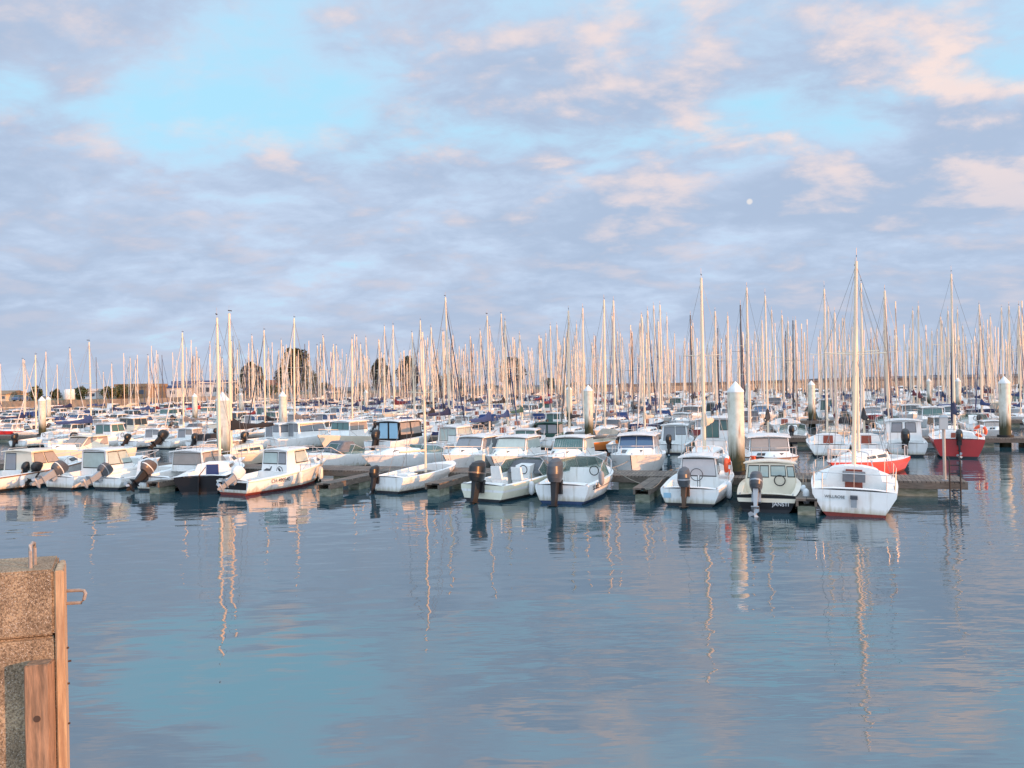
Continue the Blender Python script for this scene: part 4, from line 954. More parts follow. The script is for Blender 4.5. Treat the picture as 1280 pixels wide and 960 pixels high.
mb = MB(); mb.box((0, 0, .3), (.2, .3, .6), mat('extinguisher_red', (.30, .03, .02), .5)); mb.box((0, 0, .62), (.24, .34, .04), RUBBER); o = mb.build('hose_box', None, at(950, 592, .53)); tag(o, 'dark red hose box on the pontoon beside the cream cuddy boat', 'hose box')

# ------------------------------------------------------------------ second row: bows to the camera across the nearest pontoon
UA = PU[0] + 1.9
gA = 'boats moored bows-on behind the nearest pontoon'
def bowloc(px, L, u=UA): return onu(px, u) + GU * L
def mA(px, label, L=6.0, dh=0, **k):
    h = HD + R(dh); b = onu(px, k.pop('u', UA)); return motorboat(label, L=L, loc=b - Vector((math.cos(h), math.sin(h), 0)) * L, head=h, group=gA, **k)
FW = lambda g, g2=None: [('front', .04, .48, .38, .94, g), ('front', .52, .96, .38, .94, g), ('port', .06, .46, .42, .92, g2 or g), ('port', .52, .94, .42, .92, g2 or g), ('starboard', .06, .46, .42, .92, g2 or g), ('starboard', .52, .94, .42, .92, g2 or g), ('aft', .1, .5, .08, .9, GLASS), ('aft', .56, .92, .45, .9, GLASS)]
mA(40, 'cream cabin cruiser with pink-lit curtained windows at the far left behind the front row', L=6.4, B=2.4, F0=.8, F1=1.15, top=CREAM, cab=dict(x=(2.0, 4.2, 1.15), m=CREAM, roofm=CREAM, rf=.9, wins=FW(CURT)), cuddy=(4.2, 5.6, .3), ck=(.04, .3))
mA(222, 'low white cabin boat with brown curtained windows behind the black-hulled boat', L=5.8, B=2.2, F0=.7, F1=1.0, cab=dict(x=(2.0, 3.8, .95), rf=.8, wins=FW(CURT)), cuddy=(3.8, 5.1, .28), ck=(.04, .32))
def sA(px, label, L=6.5, dh=0, **k):
    h = HD + R(dh); b = onu(px, k.pop('u', UA)); return sailboat(label, L=L, loc=b - Vector((math.cos(h), math.sin(h), 0)) * L, head=h, group=gA, **k)
sA(246, 'cream sailing boat with a bulky black sail cover and a tall mast at the left', L=6.6, mast=8.3, cover='black', furl=None, top=CREAM, deckm=CREAM, coach=.5, mast_r=.085, dh=0, u=UA - .2, mast_x=.62, boomz=1.3)
mA(352, 'white low speedboat with a grey folded canopy and dark windscreen beside the left finger pontoon', L=6.2, B=2.3, F0=.75, F1=1.0, ck=(.05, .5), ws=dict(xf=3.6, xa=2.2, h=.45), canopy=(2.4, 3.6, .2, .6, CANV['grey']), lines=GREYP, dh=-28, u=UA + .3)
mA(450, 'sleek white day cruiser with a long foredeck, between the speedboat and the dinghy', L=6.4, B=2.3, F0=.8, F1=1.0, ck=(.05, .42), ws=dict(xf=3.2, xa=2.0, h=.35), lines=GREYP, cuddy=(3.3, 5.3, .28), dh=-22, u=UA + .5)
mA(552, 'white cabin boat with three large grey-screened windows behind the dinghy mast', L=6.0, B=2.3, F0=.8, F1=1.12, cab=dict(x=(1.9, 3.9, 1.25), rf=.55, wins=FW(CURTG)), cuddy=(3.9, 5.2, .3), ck=(.04, .3), dh=-6)
mA(612, 'white cabin boat with one wide frosted green windscreen, bow over the pedestal', L=6.2, B=2.4, F0=.78, F1=1.08, cab=dict(x=(1.8, 4.0, 1.25), rf=.6, wins=[('front', .04, .96, .36, .94, FROST), ('port', .06, .94, .42, .92, FROST), ('starboard', .06, .94, .42, .92, FROST)]), cuddy=(4.0, 5.4, .3), ck=(.04, .28))
mA(688, 'white cabin boat with a striped curtain across its windscreen, behind the centre runabout', L=6.0, B=2.3, F0=.78, F1=1.08, cab=dict(x=(1.9, 3.8, 1.25), rf=.6, wins=[('front', .04, .96, .36, .94, 'S'), ('port', .06, .94, .42, .92, CREAM), ('starboard', .06, .94, .42, .92, GLASSG)]) if False else dict(x=(1.9, 3.8, 1.25), rf=.6, wins=[('front', .04, .96, .36, .94, GLASSG)] + [('front', .06 + .075 * i, .09 + .075 * i, .55, .90, FROST) for i in range(12)] + [('port', .06, .94, .42, .92, CREAM), ('starboard', .06, .94, .42, .92, GLASSG)]), cuddy=(3.8, 5.2, .3), ck=(.04, .3), antenna=2.6)
mA(786, 'clean white pilothouse boat with blue-tinted windows facing the camera', L=6.4, B=2.45, F0=.85, F1=1.2, cab=dict(x=(1.8, 4.0, 1.3), rf=.65, fwd=.25, wins=FW(GLASSB, CURTG)), cuddy=(4.0, 5.6, .28), ck=(.04, .27), lines=GREYP, dh=6)
sA(868, 'white sailing boat with a cream sail heaped on its boom behind the canvas-backed boat', L=7.0, mast=8.75, cover='cream', furl=None, u=UA + .6, mast_r=.075, boomz=1.4)
mA(968, 'broad white cabin boat with brown-framed windscreens behind the cream cuddy boat', L=6.4, B=2.5, F0=.85, F1=1.15, cab=dict(x=(1.9, 4.1, 1.25), rf=.25, ins=.08, wins=FW(CURT)), cuddy=(4.1, 5.6, .2), ck=(.04, .28), rub=TEAK, dh=8)
sA(1035, 'small sailing boat with a coral red hull behind the nearest white sailing boat', L=6.4, top=CORALH, boot=BOOTR, mast=8.6, cover=None, furl=None, boom=False, dh=-25, u=UA + .3, F0=.7, F1=.9, mast_r=.06)

for o in [o for o in COL.objects if o.parent is None and o.get('group') == gA]:
    L_b = max(v[0] for c in o.children if c.name.startswith('hull') for v in c.bound_box)
    a = local(o, (L_b * .93, 0, .85)); hv = Vector((math.cos(o.rotation_euler.z), math.sin(o.rotation_euler.z), 0))
    side_ = GV * (.9 if a.x < 3 else -.9)
    tgt = GU * (PU[0] + .9) + GV * (a.dot(GV)) + side_; mline(a, (tgt.x, tgt.y, .55), 'rope at the bow of the ' + ' '.join(o['label'].split()[:10]), .08)

# ------------------------------------------------------------------ third row: sterns to the camera, second pontoon
UB = PU[1] - 1.6
gB = 'boats moored stern-on at the second pontoon'
def mB(px, label, L=5.4, dh=0, **k):
    h = HU + R(dh); return motorboat(label, L=L, loc=onu(px, UB - L + k.pop('du', 0)), head=h, group=gB, **k)
def sB(px, label, L=6.6, dh=0, **k):
    h = HU + R(dh); return sailboat(label, L=L, loc=onu(px, UB - L + k.pop('du', 0)), head=h, group=gB, **k)
mB(20, 'white open boat with a black outboard, leftmost at the second pontoon', console=True, ck=(.05, .6), motor=OB(tilt=10, s=1.0))
sB(62, 'white sailing boat with a bright blue sail cover at the far left, second pontoon', cover='blue', mast=8.3, furl=None)
mB(92, 'white wheelhouse boat with green windows at the left, second pontoon', L=6.0, B=2.3, F0=.75, F1=1.1, cab=dict(x=(2.6, 4.4, 1.45), g=GLASSG, rf=.3), motor=OB(tilt=25, s=1.0), ck=(.05, .4))
mB(120, 'white open workboat with a small tilted outboard, second pontoon left', ck=(.05, .7), console=True, motor=OB(tilt=55, s=.9), rail=False)
mB(158, 'white cuddy boat with pale windows and a small black outboard, second pontoon left', cab=dict(x=(2.4, 3.8, .95), g=CURTG), motor=OB(tilt=40, s=.95), ck=(.05, .42))
mB(200, 'white cabin boat with a big tilted black outboard left of the black hull', cab=dict(x=(2.4, 3.9, 1.0), g=CURT), motor=OB(tilt=55, s=1.4), ck=(.05, .42))
mB(243, 'white runabout under a black cover, second pontoon behind the black hull', ck=(.05, .5), canopy=(.6, 2.8, .02, .55, CANV['black']), motor=OB(tilt=30, s=1.0))
mB(305, 'white cabin boat with grey square windows, left of a matching pair', L=6.0, B=2.35, F0=.8, F1=1.15, cab=dict(x=(2.2, 4.2, 1.35), g=CURTG, rf=.25), ck=(.05, .36), dh=-18, motor=OB(tilt=30, s=1.0))
mB(338, 'white cabin boat with grey square windows, right of a matching pair', L=6.2, B=2.35, F0=.85, F1=1.2, cab=dict(x=(1.6, 4.0, 1.45), g=CURTG, rf=.35), ck=(.04, .25), dh=-30, du=1.0)
hB = HD
motorboat('cream trawler-style cabin boat with three dark green windscreens, bow to the camera', L=6.4, B=2.4, F0=.85, F1=1.3, top=CREAM, loc=onu(412, UB - 6) + GU * 5.5, head=HD - R(4), cab=dict(x=(1.9, 4.0, 1.55), rf=.15, g=GLASSG, wins=[('front', .05, .34, .5, .92, GLASSG), ('front', .37, .64, .5, .92, GLASSG), ('front', .67, .95, .5, .92, GLASSG), ('port', .06, .46, .5, .9, CURT), ('port', .52, .94, .5, .9, CURT), ('starboard', .06, .94, .5, .9, GLASSG)]), ck=(.04, .28), group=gB)
mB(470, 'black-framed wheelhouse boat with white roof and burgundy hull side, second pontoon', L=6.2, B=2.4, F0=.85, F1=1.1, boot=BOOTR, cab=dict(x=(1.2, 3.9, 1.7), deep=False, g=GLASS, rf=.2, m=BLACKH, wins=[('aft', .08, .46, .1, .92, LBLUE), ('aft', .54, .92, .1, .92, LBLUE), ('starboard', .05, .48, .3, .92, CURT), ('starboard', .54, .95, .3, .92, CURT), ('port', .05, .95, .3, .92, GLASS), ('front', .05, .95, .3, .92, GLASS)]), ck=(.04, .2), dh=-8, motor=OB(tilt=20, s=1.2), du=-.8)
mB(540, 'white cabin boat with greenish screens behind the grey-windowed boat', L=6.0, cab=dict(x=(1.6, 3.9, 1.3), g=FROST, rf=.4), ck=(.04, .28), dh=-10)
sB(583, 'white sailing boat with a rounded stern, left of the middle of the second pontoon', cover='blue', mast=8.7, furl=None, boot=BOOT, sternw=.8)
mB(640, 'white cabin boat with a pale blue side and low cabin, second pontoon centre', L=5.6, top=WHITE, band=LBLUE, cab=dict(x=(2.2, 3.8, .9), g=GLASSG), ck=(.05, .4), motor=OB(tilt=20, s=1.0))
mB(672, 'white boat with a dark green framed canvas wheelhouse', L=5.8, cab=dict(x=(1.8, 3.2, 1.35), m=CANV['green'], roofm=CANV['green'], g=CURTG, rf=.15, ins=.05, wins=[('aft', .08, .46, .35, .92, CURTG), ('aft', .54, .92, .35, .92, CURTG), ('starboard', .1, .9, .35, .92, CURTG), ('port', .1, .9, .35, .92, CURTG), ('front', .1, .9, .35, .92, CURTG)]), ck=(.04, .3), motor=OB(tilt=30, s=1.0), du=3)
mB(712, 'orange-hulled boat with a cream deck beside the slender middle pile', L=5.2, top=ORANGEH, deckm=CREAM, ck=(.05, .5), canopy=(2.2, 3.2, .5, .35, CANV['beige']), dh=-50, motor=OB(tilt=20, s=1.1), du=.6)
mB(775, 'pale inflatable-style boat with two black outboards and a black cover', L=5.2, top=TUBEG, band=WHITE, ck=(.05, .6), canopy=(2.3, 4.0, .02, .5, CANV['black']), motor=OB(tilt=30, s=1.2), rail=False, du=-.8)
mB(835, 'white pilothouse boat with curtained windows behind the blue-windowed boat', L=5.8, cab=dict(x=(2.0, 3.9, 1.35), g=CURTG, rf=.25), ck=(.05, .34), motor=OB(tilt=10))
mB(893, 'white trawler with a broad flat roof left of the thickest pile', L=6.6, B=2.6, F0=.95, F1=1.3, cab=dict(x=(1.6, 4.4, 1.6), g=GLASSG, rf=.1, ins=.04, aft=.4), ck=(.04, .25))
sB(955, 'white sailing boat with a blue side band and dark sail cover, right of thickest pile', cover='black', mast=9.0, furl=None, band=LBLUE)
sB(1035, 'white sailing boat with a brown companionway and rounded stern, behind the coral red hull', cover=None, boom=True, mast=9.2, furl='navy', sternw=.85)
sB(1085, 'white sailing boat with an upright black furled sail, left of the white wheelhouse boat', cover='black', mast=9.4, furl='white')
mB(1132, 'white round-roofed wheelhouse boat with twin dark doors and a black outboard', L=5.4, B=2.2, F0=.78, F1=1.1, cab=dict(x=(1.5, 3.6, 1.5), m=WHITE, rf=.3, ins=.1, w=.86, wins=[('aft', .18, .46, .45, .9, CURTG), ('aft', .56, .84, .45, .9, CURTG), ('starboard', .1, .9, .5, .9, GLASS), ('port', .1, .9, .5, .9, GLASS), ('front', .06, .94, .5, .92, GLASS)]), ck=(.04, .26), motor=OB(tilt=0, s=1.25, y=.1), du=-.3)
br, HR = sailboat('red-hulled sailing boat seen from the stern at the right, with a small black outboard', L=6.4, B=2.55, F0=1.05, F1=1.25, coach=.22, top=REDH, boot=BOOT, sternw=.88, mast=9.6, cover='navy', furl='navy', loc=onu(1197, UB - 6.6), head=HU - R(6), group=gB, motor=OB(s=.95, y=0, m=BLACKP), rudder=False)
lifebuoy(local(br, (.25, -.95, 1.35)), br.rotation_euler.z + R(70), 'orange lifebuoy on the stern rail of the red-hulled sailing boat', r=.24)

# ------------------------------------------------------------------ all the further rows
O0 = (0, 0, 0)
SAILP = [
    ('white sailing boat with navy sail cover', lambda l: sailboat(l, L=7.2, B=2.5, mast=10.6, cover='navy', furl='white', lowpoly=True, stripe=NAVYH, mast_r=.075)),
    ('white sailing boat with bright blue sail cover', lambda l: sailboat(l, L=6.6, B=2.4, mast=9.8, cover='blue', furl='blue', lowpoly=True, mast_r=.07)),
    ('white sailing boat with bare boom', lambda l: sailboat(l, L=6.8, B=2.4, mast=10.2, cover=None, furl='white', lowpoly=True, mast_r=.075)),
    ('white sailing boat with black sail cover', lambda l: sailboat(l, L=7.4, B=2.5, mast=11.4, cover='black', furl='black', lowpoly=True, mast_r=.08)),
    ('white sailing boat with cream sail cover', lambda l: sailboat(l, L=7.0, B=2.45, mast=10.8, cover='cream', furl='white', lowpoly=True, mast_r=.075)),
    ('navy-hulled sailing boat', lambda l: sailboat(l, L=7.6, B=2.6, F0=.85, F1=1.1, top=NAVYH, mast=11.8, cover='navy', furl='navy', lowpoly=True, mast_r=.08)),
    ('white sailing boat with grey sail cover and sprayhood', lambda l: sailboat(l, L=7.6, B=2.6, F0=.85, F1=1.1, mast=12.0, cover='grey', furl='white', dodger='grey', lowpoly=True, mast_r=.082)),
    ('white sailing boat with blue sprayhood', lambda l: sailboat(l, L=7.8, B=2.7, F0=.9, F1=1.15, mast=12.4, cover='white', furl='blue', dodger='blue', lowpoly=True, mast_r=.085)),
    ('white sailing boat with green sail cover', lambda l: sailboat(l, L=6.6, B=2.4, mast=9.6, cover='green', furl='white', lowpoly=True, mast_r=.07)),
    ('cream sailing boat with burgundy sail cover', lambda l: sailboat(l, L=6.9, B=2.45, top=CREAM, deckm=CREAM, mast=10.4, cover='burgundy', furl='white', lowpoly=True, mast_r=.075)),
    ('sailing boat with pale blue topsides', lambda l: sailboat(l, L=7.2, B=2.5, band=LBLUE, mast=11.0, cover='navy', furl='navy', lowpoly=True, mast_r=.078)),
    ('white sailing boat with dark painted mast', lambda l: sailboat(l, L=7.0, B=2.5, mast=11.0, cover='black', furl='navy', mastm=ALUD, lowpoly=True, mast_r=.075)),
    ('red-striped white sailing boat', lambda l: sailboat(l, L=6.4, B=2.3, stripe=REDH, mast=9.4, cover='red', furl='white', lowpoly=True, mast_r=.07)),
]
MOTP = [
    ('white cabin boat with dark windows', lambda l: motorboat(l, L=6.0, B=2.35, F0=.8, F1=1.15, cab=dict(x=(1.9, 3.9, 1.35), g=GLASS, rf=.4), ck=(.04, .3), cuddy=(3.9, 5.2, .28), motor=OB(tilt=20))),
    ('white wheelhouse boat with green windows', lambda l: motorboat(l, L=6.2, B=2.4, F0=.85, F1=1.2, cab=dict(x=(1.8, 3.8, 1.55), g=GLASSG, rf=.15, aft=.35), ck=(.04, .28), motor=OB(tilt=10))),
    ('white cuddy boat with curtained windows', lambda l: motorboat(l, L=5.6, B=2.2, F0=.7, F1=1.05, cab=dict(x=(2.0, 3.8, 1.0), g=CURT, rf=.7), cuddy=(3.8, 5.0, .26), ck=(.04, .34), motor=OB(tilt=50, m=GREYP))),
    ('white open runabout with windscreen', lambda l: motorboat(l, L=5.2, B=2.1, ck=(.05, .55), ws=dict(xf=3.3, xa=2.0, h=.45), console=True, motor=OB(tilt=45, s=1.1))),
    ('white cabin boat under a blue canvas awning', lambda l: motorboat(l, L=6.0, B=2.35, F0=.8, F1=1.15, cab=dict(x=(2.6, 4.2, 1.2), g=GLASS, rf=.5), canopy=(.6, 2.5, .45, .85, CANV['blue']), ck=(.04, .4), motor=OB(tilt=15))),
    ('grey inflatable-style boat', lambda l: motorboat(l, L=5.4, B=2.2, F0=.55, F1=.75, top=TUBEG, ck=(.05, .7), console=True, motor=OB(tilt=40, s=1.2), rail=False)),
    ('cream trawler-style boat', lambda l: motorboat(l, L=6.6, B=2.5, F0=.9, F1=1.35, top=CREAM, deckm=CREAM, rub=TEAK, cab=dict(x=(2.2, 4.2, 1.6), m=CREAM, g=GLASS, rf=.1, aft=.4), ck=(.04, .3))),
    ('white runabout under a black cover', lambda l: motorboat(l, L=5.4, B=2.15, ck=(.05, .55), canopy=(1.2, 3.8, .02, .55, CANV['black']), motor=OB(tilt=40))),
    ('red-hulled cabin boat', lambda l: motorboat(l, L=5.6, B=2.2, F0=.75, F1=1.1, top=REDH, cab=dict(x=(2.0, 3.6, 1.2), g=CURTG, rf=.3), ck=(.04, .34), motor=OB(tilt=15))),
    ('navy-hulled cabin boat', lambda l: motorboat(l, L=6.2, B=2.4, F0=.85, F1=1.15, top=NAVYH, cab=dict(x=(2.0, 4.0, 1.2), g=GLASSG, rf=.5), cuddy=(4.0, 5.4, .28), ck=(.04, .3), motor=OB(tilt=15))),
    ('white cabin boat with blue-tinted windows', lambda l: motorboat(l, L=6.4, B=2.45, F0=.85, F1=1.2, cab=dict(x=(1.9, 4.0, 1.3), g=GLASSB, rf=.6), cuddy=(4.0, 5.5, .26), ck=(.04, .28), arch=True, motor=OB(tilt=10))),
]
SW = [6, 5, 6, 3, 3, 2, 4, 4, 1, 1, 2, 2, 1]; MW = [5, 4, 4, 3, 2, 1, 1, 2, 1, 1, 3]
protoS = [None] * len(SAILP); protoM = [None] * len(MOTP)
rg = random.Random(42); placed = []; nS = nM = 0; spots = []
for k in range(1, 8):
    v0, v1 = PV[k]
    for side in (0, 1):
        if k == 1 and side == 0: continue
        v = v0 + rg.uniform(.5, 2)
        while v < v1 - 1:
            spots.append((k, side, v)); v += rg.choice((2.75, 2.9, 3.0, 3.3)) + (1.5 if rg.random() < .10 else 0)
far_spots = []
for k, side, v in spots:
    u = PU[k]; c = GU * u + GV * v; px = pxof(Vector((c.x, c.y, 0)))
    if not -45 < px < 1325: continue
    if k == 1 and side == 1 and rg.random() < .06: continue
    psail = .24 if px < 260 else .45 if px < 420 else .72
    if k <= 2: psail -= .18
    is_s = rg.random() < psail
    if (is_s and nS >= 292) or (not is_s and nM >= 150): far_spots.append((k, side, v)); continue
    pr, ls, ws_ = (protoS, SAILP, SW) if is_s else (protoM, MOTP, MW)
    i = rg.choices(range(len(ls)), ws_)[0]
    if pr[i] is None: o = pr[i] = ls[i][1]('x')[0]
    else: o = copy_tree(pr[i])
    nS += is_s; nM += not is_s
    sc = rg.uniform(.86, 1.10) * (.94 if k <= 2 else 1.0) * (.93 if px < 300 else 1); o.scale = (sc, sc, sc * (rg.uniform(.95, 1.06) * (1.08 if k >= 3 else .94) if is_s else 1))
    L = (7.1 if is_s else 5.9) * sc
    rev = rg.random() < .22
    bowto = (side == 1)                      # far side: bows towards the camera
    gap = 1.5 + rg.uniform(0, .5)
    if side == 1:
        b = c + GU * gap
        o.location, hd = (b + GU * L, HD) if not rev else (b, HU)
    else:
        b = c - GU * gap
        o.location, hd = (b - GU * L, HU) if not rev else (b, HD)
    o.rotation_euler = (R(rg.uniform(-.8, .8)), 0, hd + R(rg.uniform(-3, 3)))
    placed.append((k, side, px, ls[i][0], o, is_s))
rows = {}
for k, side, px, lk, o, s_ in placed: rows.setdefault((k, side, lk), []).append((px, o, s_))
for (k, side, lk), lst in rows.items():
    lst.sort(key=lambda q: q[0])
    where = ('far' if side else 'near') + ' side of the ' + NTH[k] + ' pontoon'
    for i, (px, o, s_) in enumerate(lst):
        l = lk + (', ' + NTH[i] + ' such from left' if len(lst) > 1 and len(lst) <= 30 else '') + ', ' + where
        wd = l.split()
        if len(wd) > 16: l = l.replace(' side of the ', ' side, ').replace(' such from left', ' from left').replace('sailing boat', 'yacht')
        tag(o, l, 'sailing boat' if s_ else 'motorboat', 'sailing boats in the marina rows' if s_ else 'motorboats in the marina rows')

# the far rows, past what anyone could count
mb = MB(); rg = random.Random(5)
def simple_boat(p, h, sail, sc):
    a = len(mb.v); L = 7 * sc
    def sec(x, b, z): return [(x, b, z), (x, b * .8, -.1), (x, -b * .8, -.1), (x, -b, z)]
    mb.loft([sec(0, .95 * sc, .8), sec(L * .4, 1.2 * sc, .85), sec(L * .8, .7 * sc, 1.0), sec(L, .06, 1.15)], rg.choice((WHITE, WHITE, WHITE, CREAM, NAVYH)), True)
    hh = .5 if sail else 1.4
    mb.hexa([(L * .3, -.75, .85), (L * .7, -.55, .95), (L * .7, .55, .95), (L * .3, .75, .85)], [(L * .32, -.6, .85 + hh), (L * .6, -.45, .85 + hh * .9), (L * .6, .45, .85 + hh * .9), (L * .32, .6, .85 + hh)], WHITE)
    if not sail: mb.hexa([(L * .31, -.8, 1.4), (L * .655, -.6, 1.4), (L * .655, .6, 1.4), (L * .31, .8, 1.4)], [(L * .325, -.72, 2.0), (L * .63, -.52, 2.0), (L * .63, .52, 2.0), (L * .325, .72, 2.0)], GLASS)
    else:
        m_ = rg.uniform(11, 14.5) * sc; x = L * .56
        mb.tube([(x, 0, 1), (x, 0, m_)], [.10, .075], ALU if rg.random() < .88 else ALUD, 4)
        mb.tube([(x, -.8, m_ * .58), (x, .8, m_ * .58)], .02, ALU, 3)
        if rg.random() < .7: mb.tube([(x - .1, 0, 2.0), (x - 2.6, 0, 1.9)], [.26, .12], CANV[rg.choice(('navy', 'blue', 'black', 'grey', 'cream'))], 5)
        mb.tube([(L * .96, 0, 1.4), (x, 0, m_ * .95)], .035, CANV[rg.choice(('navy', 'white', 'blue', 'white'))], 3)
    mb.xf(Matrix.Translation(p) @ Matrix.Rotation(h, 4, 'Z'), a)
for k, side, v in far_spots:
    c = GU * (PU[k] + (2.5 + 6 if side else -2.5 - 6)) + GV * v; simple_boat(c, HD if side else HU, rg.random() < .75, rg.uniform(.85, 1.15))
for k in range(8, 10):
    u = PU[k]; v = vlim(u, -.72)
    while v < vlim(u, .72):
        v += rg.uniform(2.9, 4.2)
        for side in (0, 1):
            c = GU * (u + (8.5 if side else -8.5)) + GV * v
            if c.y > bank_d(c.x) - 14 or rg.random() < .12: continue
            simple_boat(c, HD if side else HU, rg.random() < .82, rg.uniform(.85, 1.2))
tag(mb.build('distant_boats'), 'crowd of distant boats and bare masts in the farthest rows of the marina', 'boats', kind='stuff')

# ------------------------------------------------------------------ the concrete corner in the foreground
def conc_mat():
    m = bpy.data.materials.new('exposed_aggregate_concrete'); m.use_nodes = True; t = m.node_tree; b = t.nodes['Principled BSDF']; L_ = t.links
    c = t.nodes.new('ShaderNodeTexCoord')
    n = t.nodes.new('ShaderNodeTexNoise'); n.inputs['Scale'].default_value = 80; n.inputs['Detail'].default_value = 8; n.inputs['Roughness'].default_value = .75; L_.new(c.outputs['Object'], n.inputs['Vector'])
    v = t.nodes.new('ShaderNodeTexVoronoi'); v.inputs['Scale'].default_value = 230; L_.new(c.outputs['Object'], v.inputs['Vector'])
    n2 = t.nodes.new('ShaderNodeTexNoise'); n2.inputs['Scale'].default_value = 3.5; n2.inputs['Detail'].default_value = 5; L_.new(c.outputs['Object'], n2.inputs['Vector'])
    def ramp(inp, a, b_, c0, c1):
        r = t.nodes.new('ShaderNodeValToRGB'); r.color_ramp.elements[0].position = a; r.color_ramp.elements[1].position = b_
        r.color_ramp.elements[0].color = (*c0, 1); r.color_ramp.elements[1].color = (*c1, 1); L_.new(inp, r.inputs[0]); return r.outputs[0]
    a = ramp(n.outputs[0], .40, .58, (.15, .105, .065), (.50, .39, .26)); s = ramp(n2.outputs[0], .35, .65, (.55, .52, .50), (1.1, 1.08, 1.05))
    mx = t.nodes.new('ShaderNodeMix'); mx.data_type = 'RGBA'; mx.blend_type = 'MULTIPLY'; mx.inputs[0].default_value = 1; L_.new(a, mx.inputs[6]); L_.new(s, mx.inputs[7])
    sp = ramp(v.outputs['Color'], .80, .86, (0, 0, 0), (1, 1, 1))
    mx2 = t.nodes.new('ShaderNodeMix'); mx2.data_type = 'RGBA'; L_.new(sp, mx2.inputs[0]); L_.new(mx.outputs[2], mx2.inputs[6]); mx2.inputs[7].default_value = (.52, .46, .38, 1)
    L_.new(mx2.outputs[2], b.inputs['Base Color']); b.inputs['Roughness'].default_value = .9
    ad_ = t.nodes.new('ShaderNodeMath'); ad_.operation = 'ADD'; L_.new(n.outputs[0], ad_.inputs[0]); L_.new(v.outputs['Distance'], ad_.inputs[1])
    bp = t.nodes.new('ShaderNodeBump'); bp.inputs['Strength'].default_value = .9; bp.inputs['Distance'].default_value = .006; L_.new(ad_.outputs[0], bp.inputs['Height']); L_.new(bp.outputs[0], b.inputs['Normal'])
    return m
CONC = conc_mat()
FWOOD = mat('fender_timber', (.34, .21, .13), .85, var2=(.13, .085, .055), scale=12, bump=.5, stretch=(3, 3, .35))
EWOOD = mat('edge_timber', (.50, .37, .23), .8, var2=(.28, .18, .11), scale=8, bump=.4, stretch=(3, 3, .3))
GALV = mat('galvanised_rung', (.40, .36, .33), .55, metal=.4, var=.35, scale=40)
RUST = mat('rusty_bolt', (.05, .03, .02), .8)
A = at(67, 712, 3.0); Bk = at(74, 694, 3.0)
e2 = (Bk - A).normalized(); e1 = Vector((-math.cos(R(14)), -math.sin(R(14)), 0)); up = Vector((0, 0, 1)); nr = Vector((e2.y, -e2.x, 0))
dol = empty('quay_corner', (A.x, A.y, 0)); tag(dol, 'rough concrete quay corner with timber fender and steel rungs, lower left foreground', 'quay')
q0 = Vector((0, 0, 0)); wl_ = 3.2
dep = (Bk - A).length
def bevbox(mb, pts, z0, z1, m, bv=.012):
    bm_ = bmesh.new()
    vs_ = [bm_.verts.new((p.x, p.y, z)) for z in (z0, z1) for p in pts]; k = len(pts)
    for f in ([list(range(k))[::-1], list(range(k, 2 * k))] + [[i, (i + 1) % k, (i + 1) % k + k, i + k] for i in range(k)]): bm_.faces.new([vs_[i] for i in f])
    bmesh.ops.recalc_face_normals(bm_, faces=bm_.faces)
    bmesh.ops.bevel(bm_, geom=bm_.edges[:], offset=bv, segments=2, affect='EDGES')
    o = len(mb.v); bm_.verts.index_update()
    for v_ in bm_.verts: mb.v.append(tuple(v_.co))
    for f in bm_.faces: mb.f.append(tuple(o + v_.index for v_ in f.verts)); mb.m.append(mb.mi(m))
    bm_.free()
mb = MB(); bevbox(mb, [q0, q0 + e2 * dep, q0 + e2 * dep + e1 * wl_ + Vector((0, .12, 0)), q0 + e1 * wl_], 2.62, 3.0, CONC)
bevbox(mb, [q0 + Vector((0, .012, 0)), q0 + e2 * dep, q0 + e2 * dep + e1 * wl_ + Vector((0, .1, 0)), q0 + e1 * wl_ + Vector((0, .012, 0))], -1.5, 2.612, CONC)
mb.build('block', dol, ang=30)
px_m = (A - Vector((0, 0, CAMH))).length / math.hypot(1, math.hypot((67 - 640) / 1000, .23)) / 1000
xl, xr = -29 * px_m, -1 * px_m
fo = Vector((math.sin(R(14)), -math.cos(R(14)), 0))
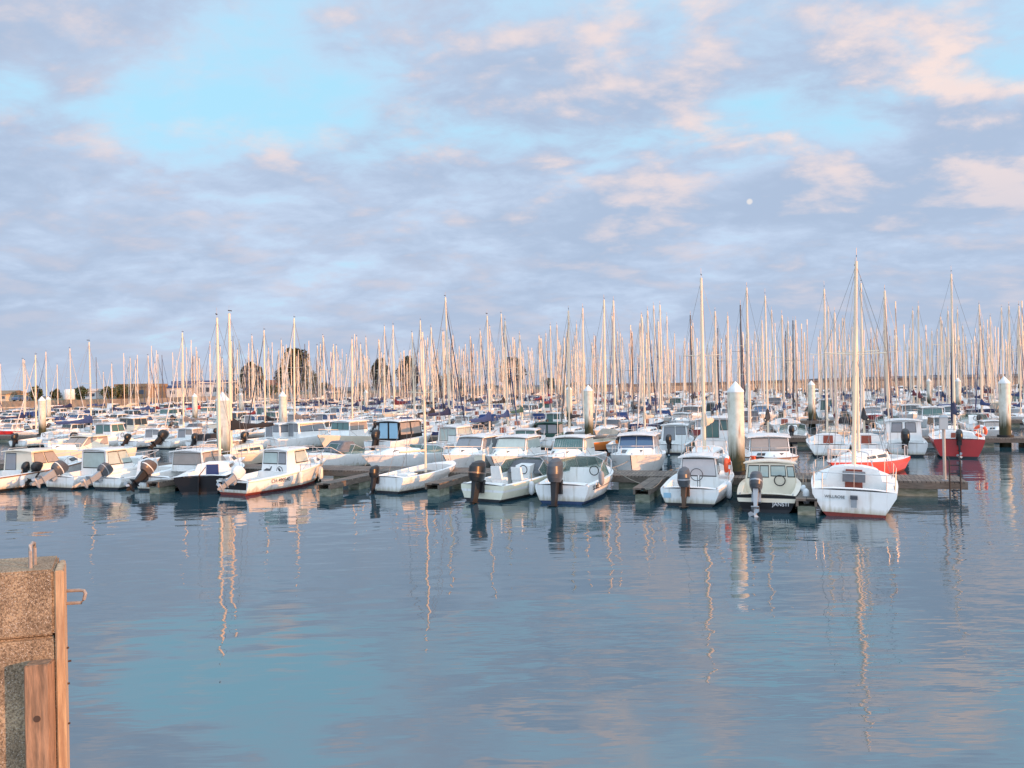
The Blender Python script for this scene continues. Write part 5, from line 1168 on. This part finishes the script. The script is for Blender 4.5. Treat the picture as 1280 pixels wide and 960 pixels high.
mb = MB(); bevbox(mb, [e1 * -xl + fo * .10, e1 * -xr + fo * .10, e1 * -xr - fo * .010, e1 * -xl - fo * .010], -1.5, 3.0 - 111 * px_m, FWOOD, .006); tf = mb.build('timber_fender', dol, ang=30)
zb_ = 3.0 - 176 * px_m; mb = MB(); xm_ = (xl + xr) / 2
mb.tube([e1 * -xm_ + fo * .095 + up * zb_, e1 * -xm_ + fo * .1015 + up * zb_], .019, RUST, 14); mb.build('bolt_hole', tf)
mb = MB(); bevbox(mb, [nr * .002 + e2 * .002, nr * .05 + e2 * .002, nr * .05 + e2 * dep * .55, nr * .002 + e2 * dep * .55], -1.5, 2.99, EWOOD, .006)
bevbox(mb, [nr * .002 + e2 * (dep * .56), nr * .035 + e2 * (dep * .56), nr * .035 + e2 * dep, nr * .002 + e2 * dep], -1.5, 2.97, EWOOD, .006)
eb = mb.build('edge_board', dol, ang=30)
for zz, k in ((2.50, .3), (2.36, .75), (2.28, .35), (2.05, .3)):
    mb = MB(); c = nr * .045 + e2 * dep * k; mb.tube([c + up * zz, c + nr * .018 + up * zz], .006, RUST, 8); mb.build('bolt', eb)
mb = MB(); c = Vector((-39 * px_m, .10, 3.0)); pts = [c + Vector((.017, -.05, -.03)), c + Vector((.017, -.05, .10)), c + Vector((.010, -.035, .13)), c + Vector((.0, 0, .14)), c + Vector((-.010, .035, .13)), c + Vector((-.017, .05, .10)), c + Vector((-.017, .05, -.03))]
mb.tube(pts, .0105, GALV, 8); mb.build('rung', dol)
mb = MB(); c = nr * .03 + e2 * dep * .5; z1 = 3.0 - 38 * px_m; z2 = z1 - .075
rx = Vector((1, 0, 0))
pts = [c + up * z1 - nr * .05, c + up * z1 + rx * .10, c + up * (z1 - .003) + rx * .128, c + up * (z1 - .02) + rx * .138, c + up * (z2 + .02) + rx * .128, c + up * z2 + rx * .112, c + up * z2 - nr * .05]
mb.tube(pts, .0105, GALV, 8); mb.build('rung', dol)
print('SAIL', nS, 'MOTOR', nM, 'far', len(far_spots), 'objects', len(bpy.data.objects))
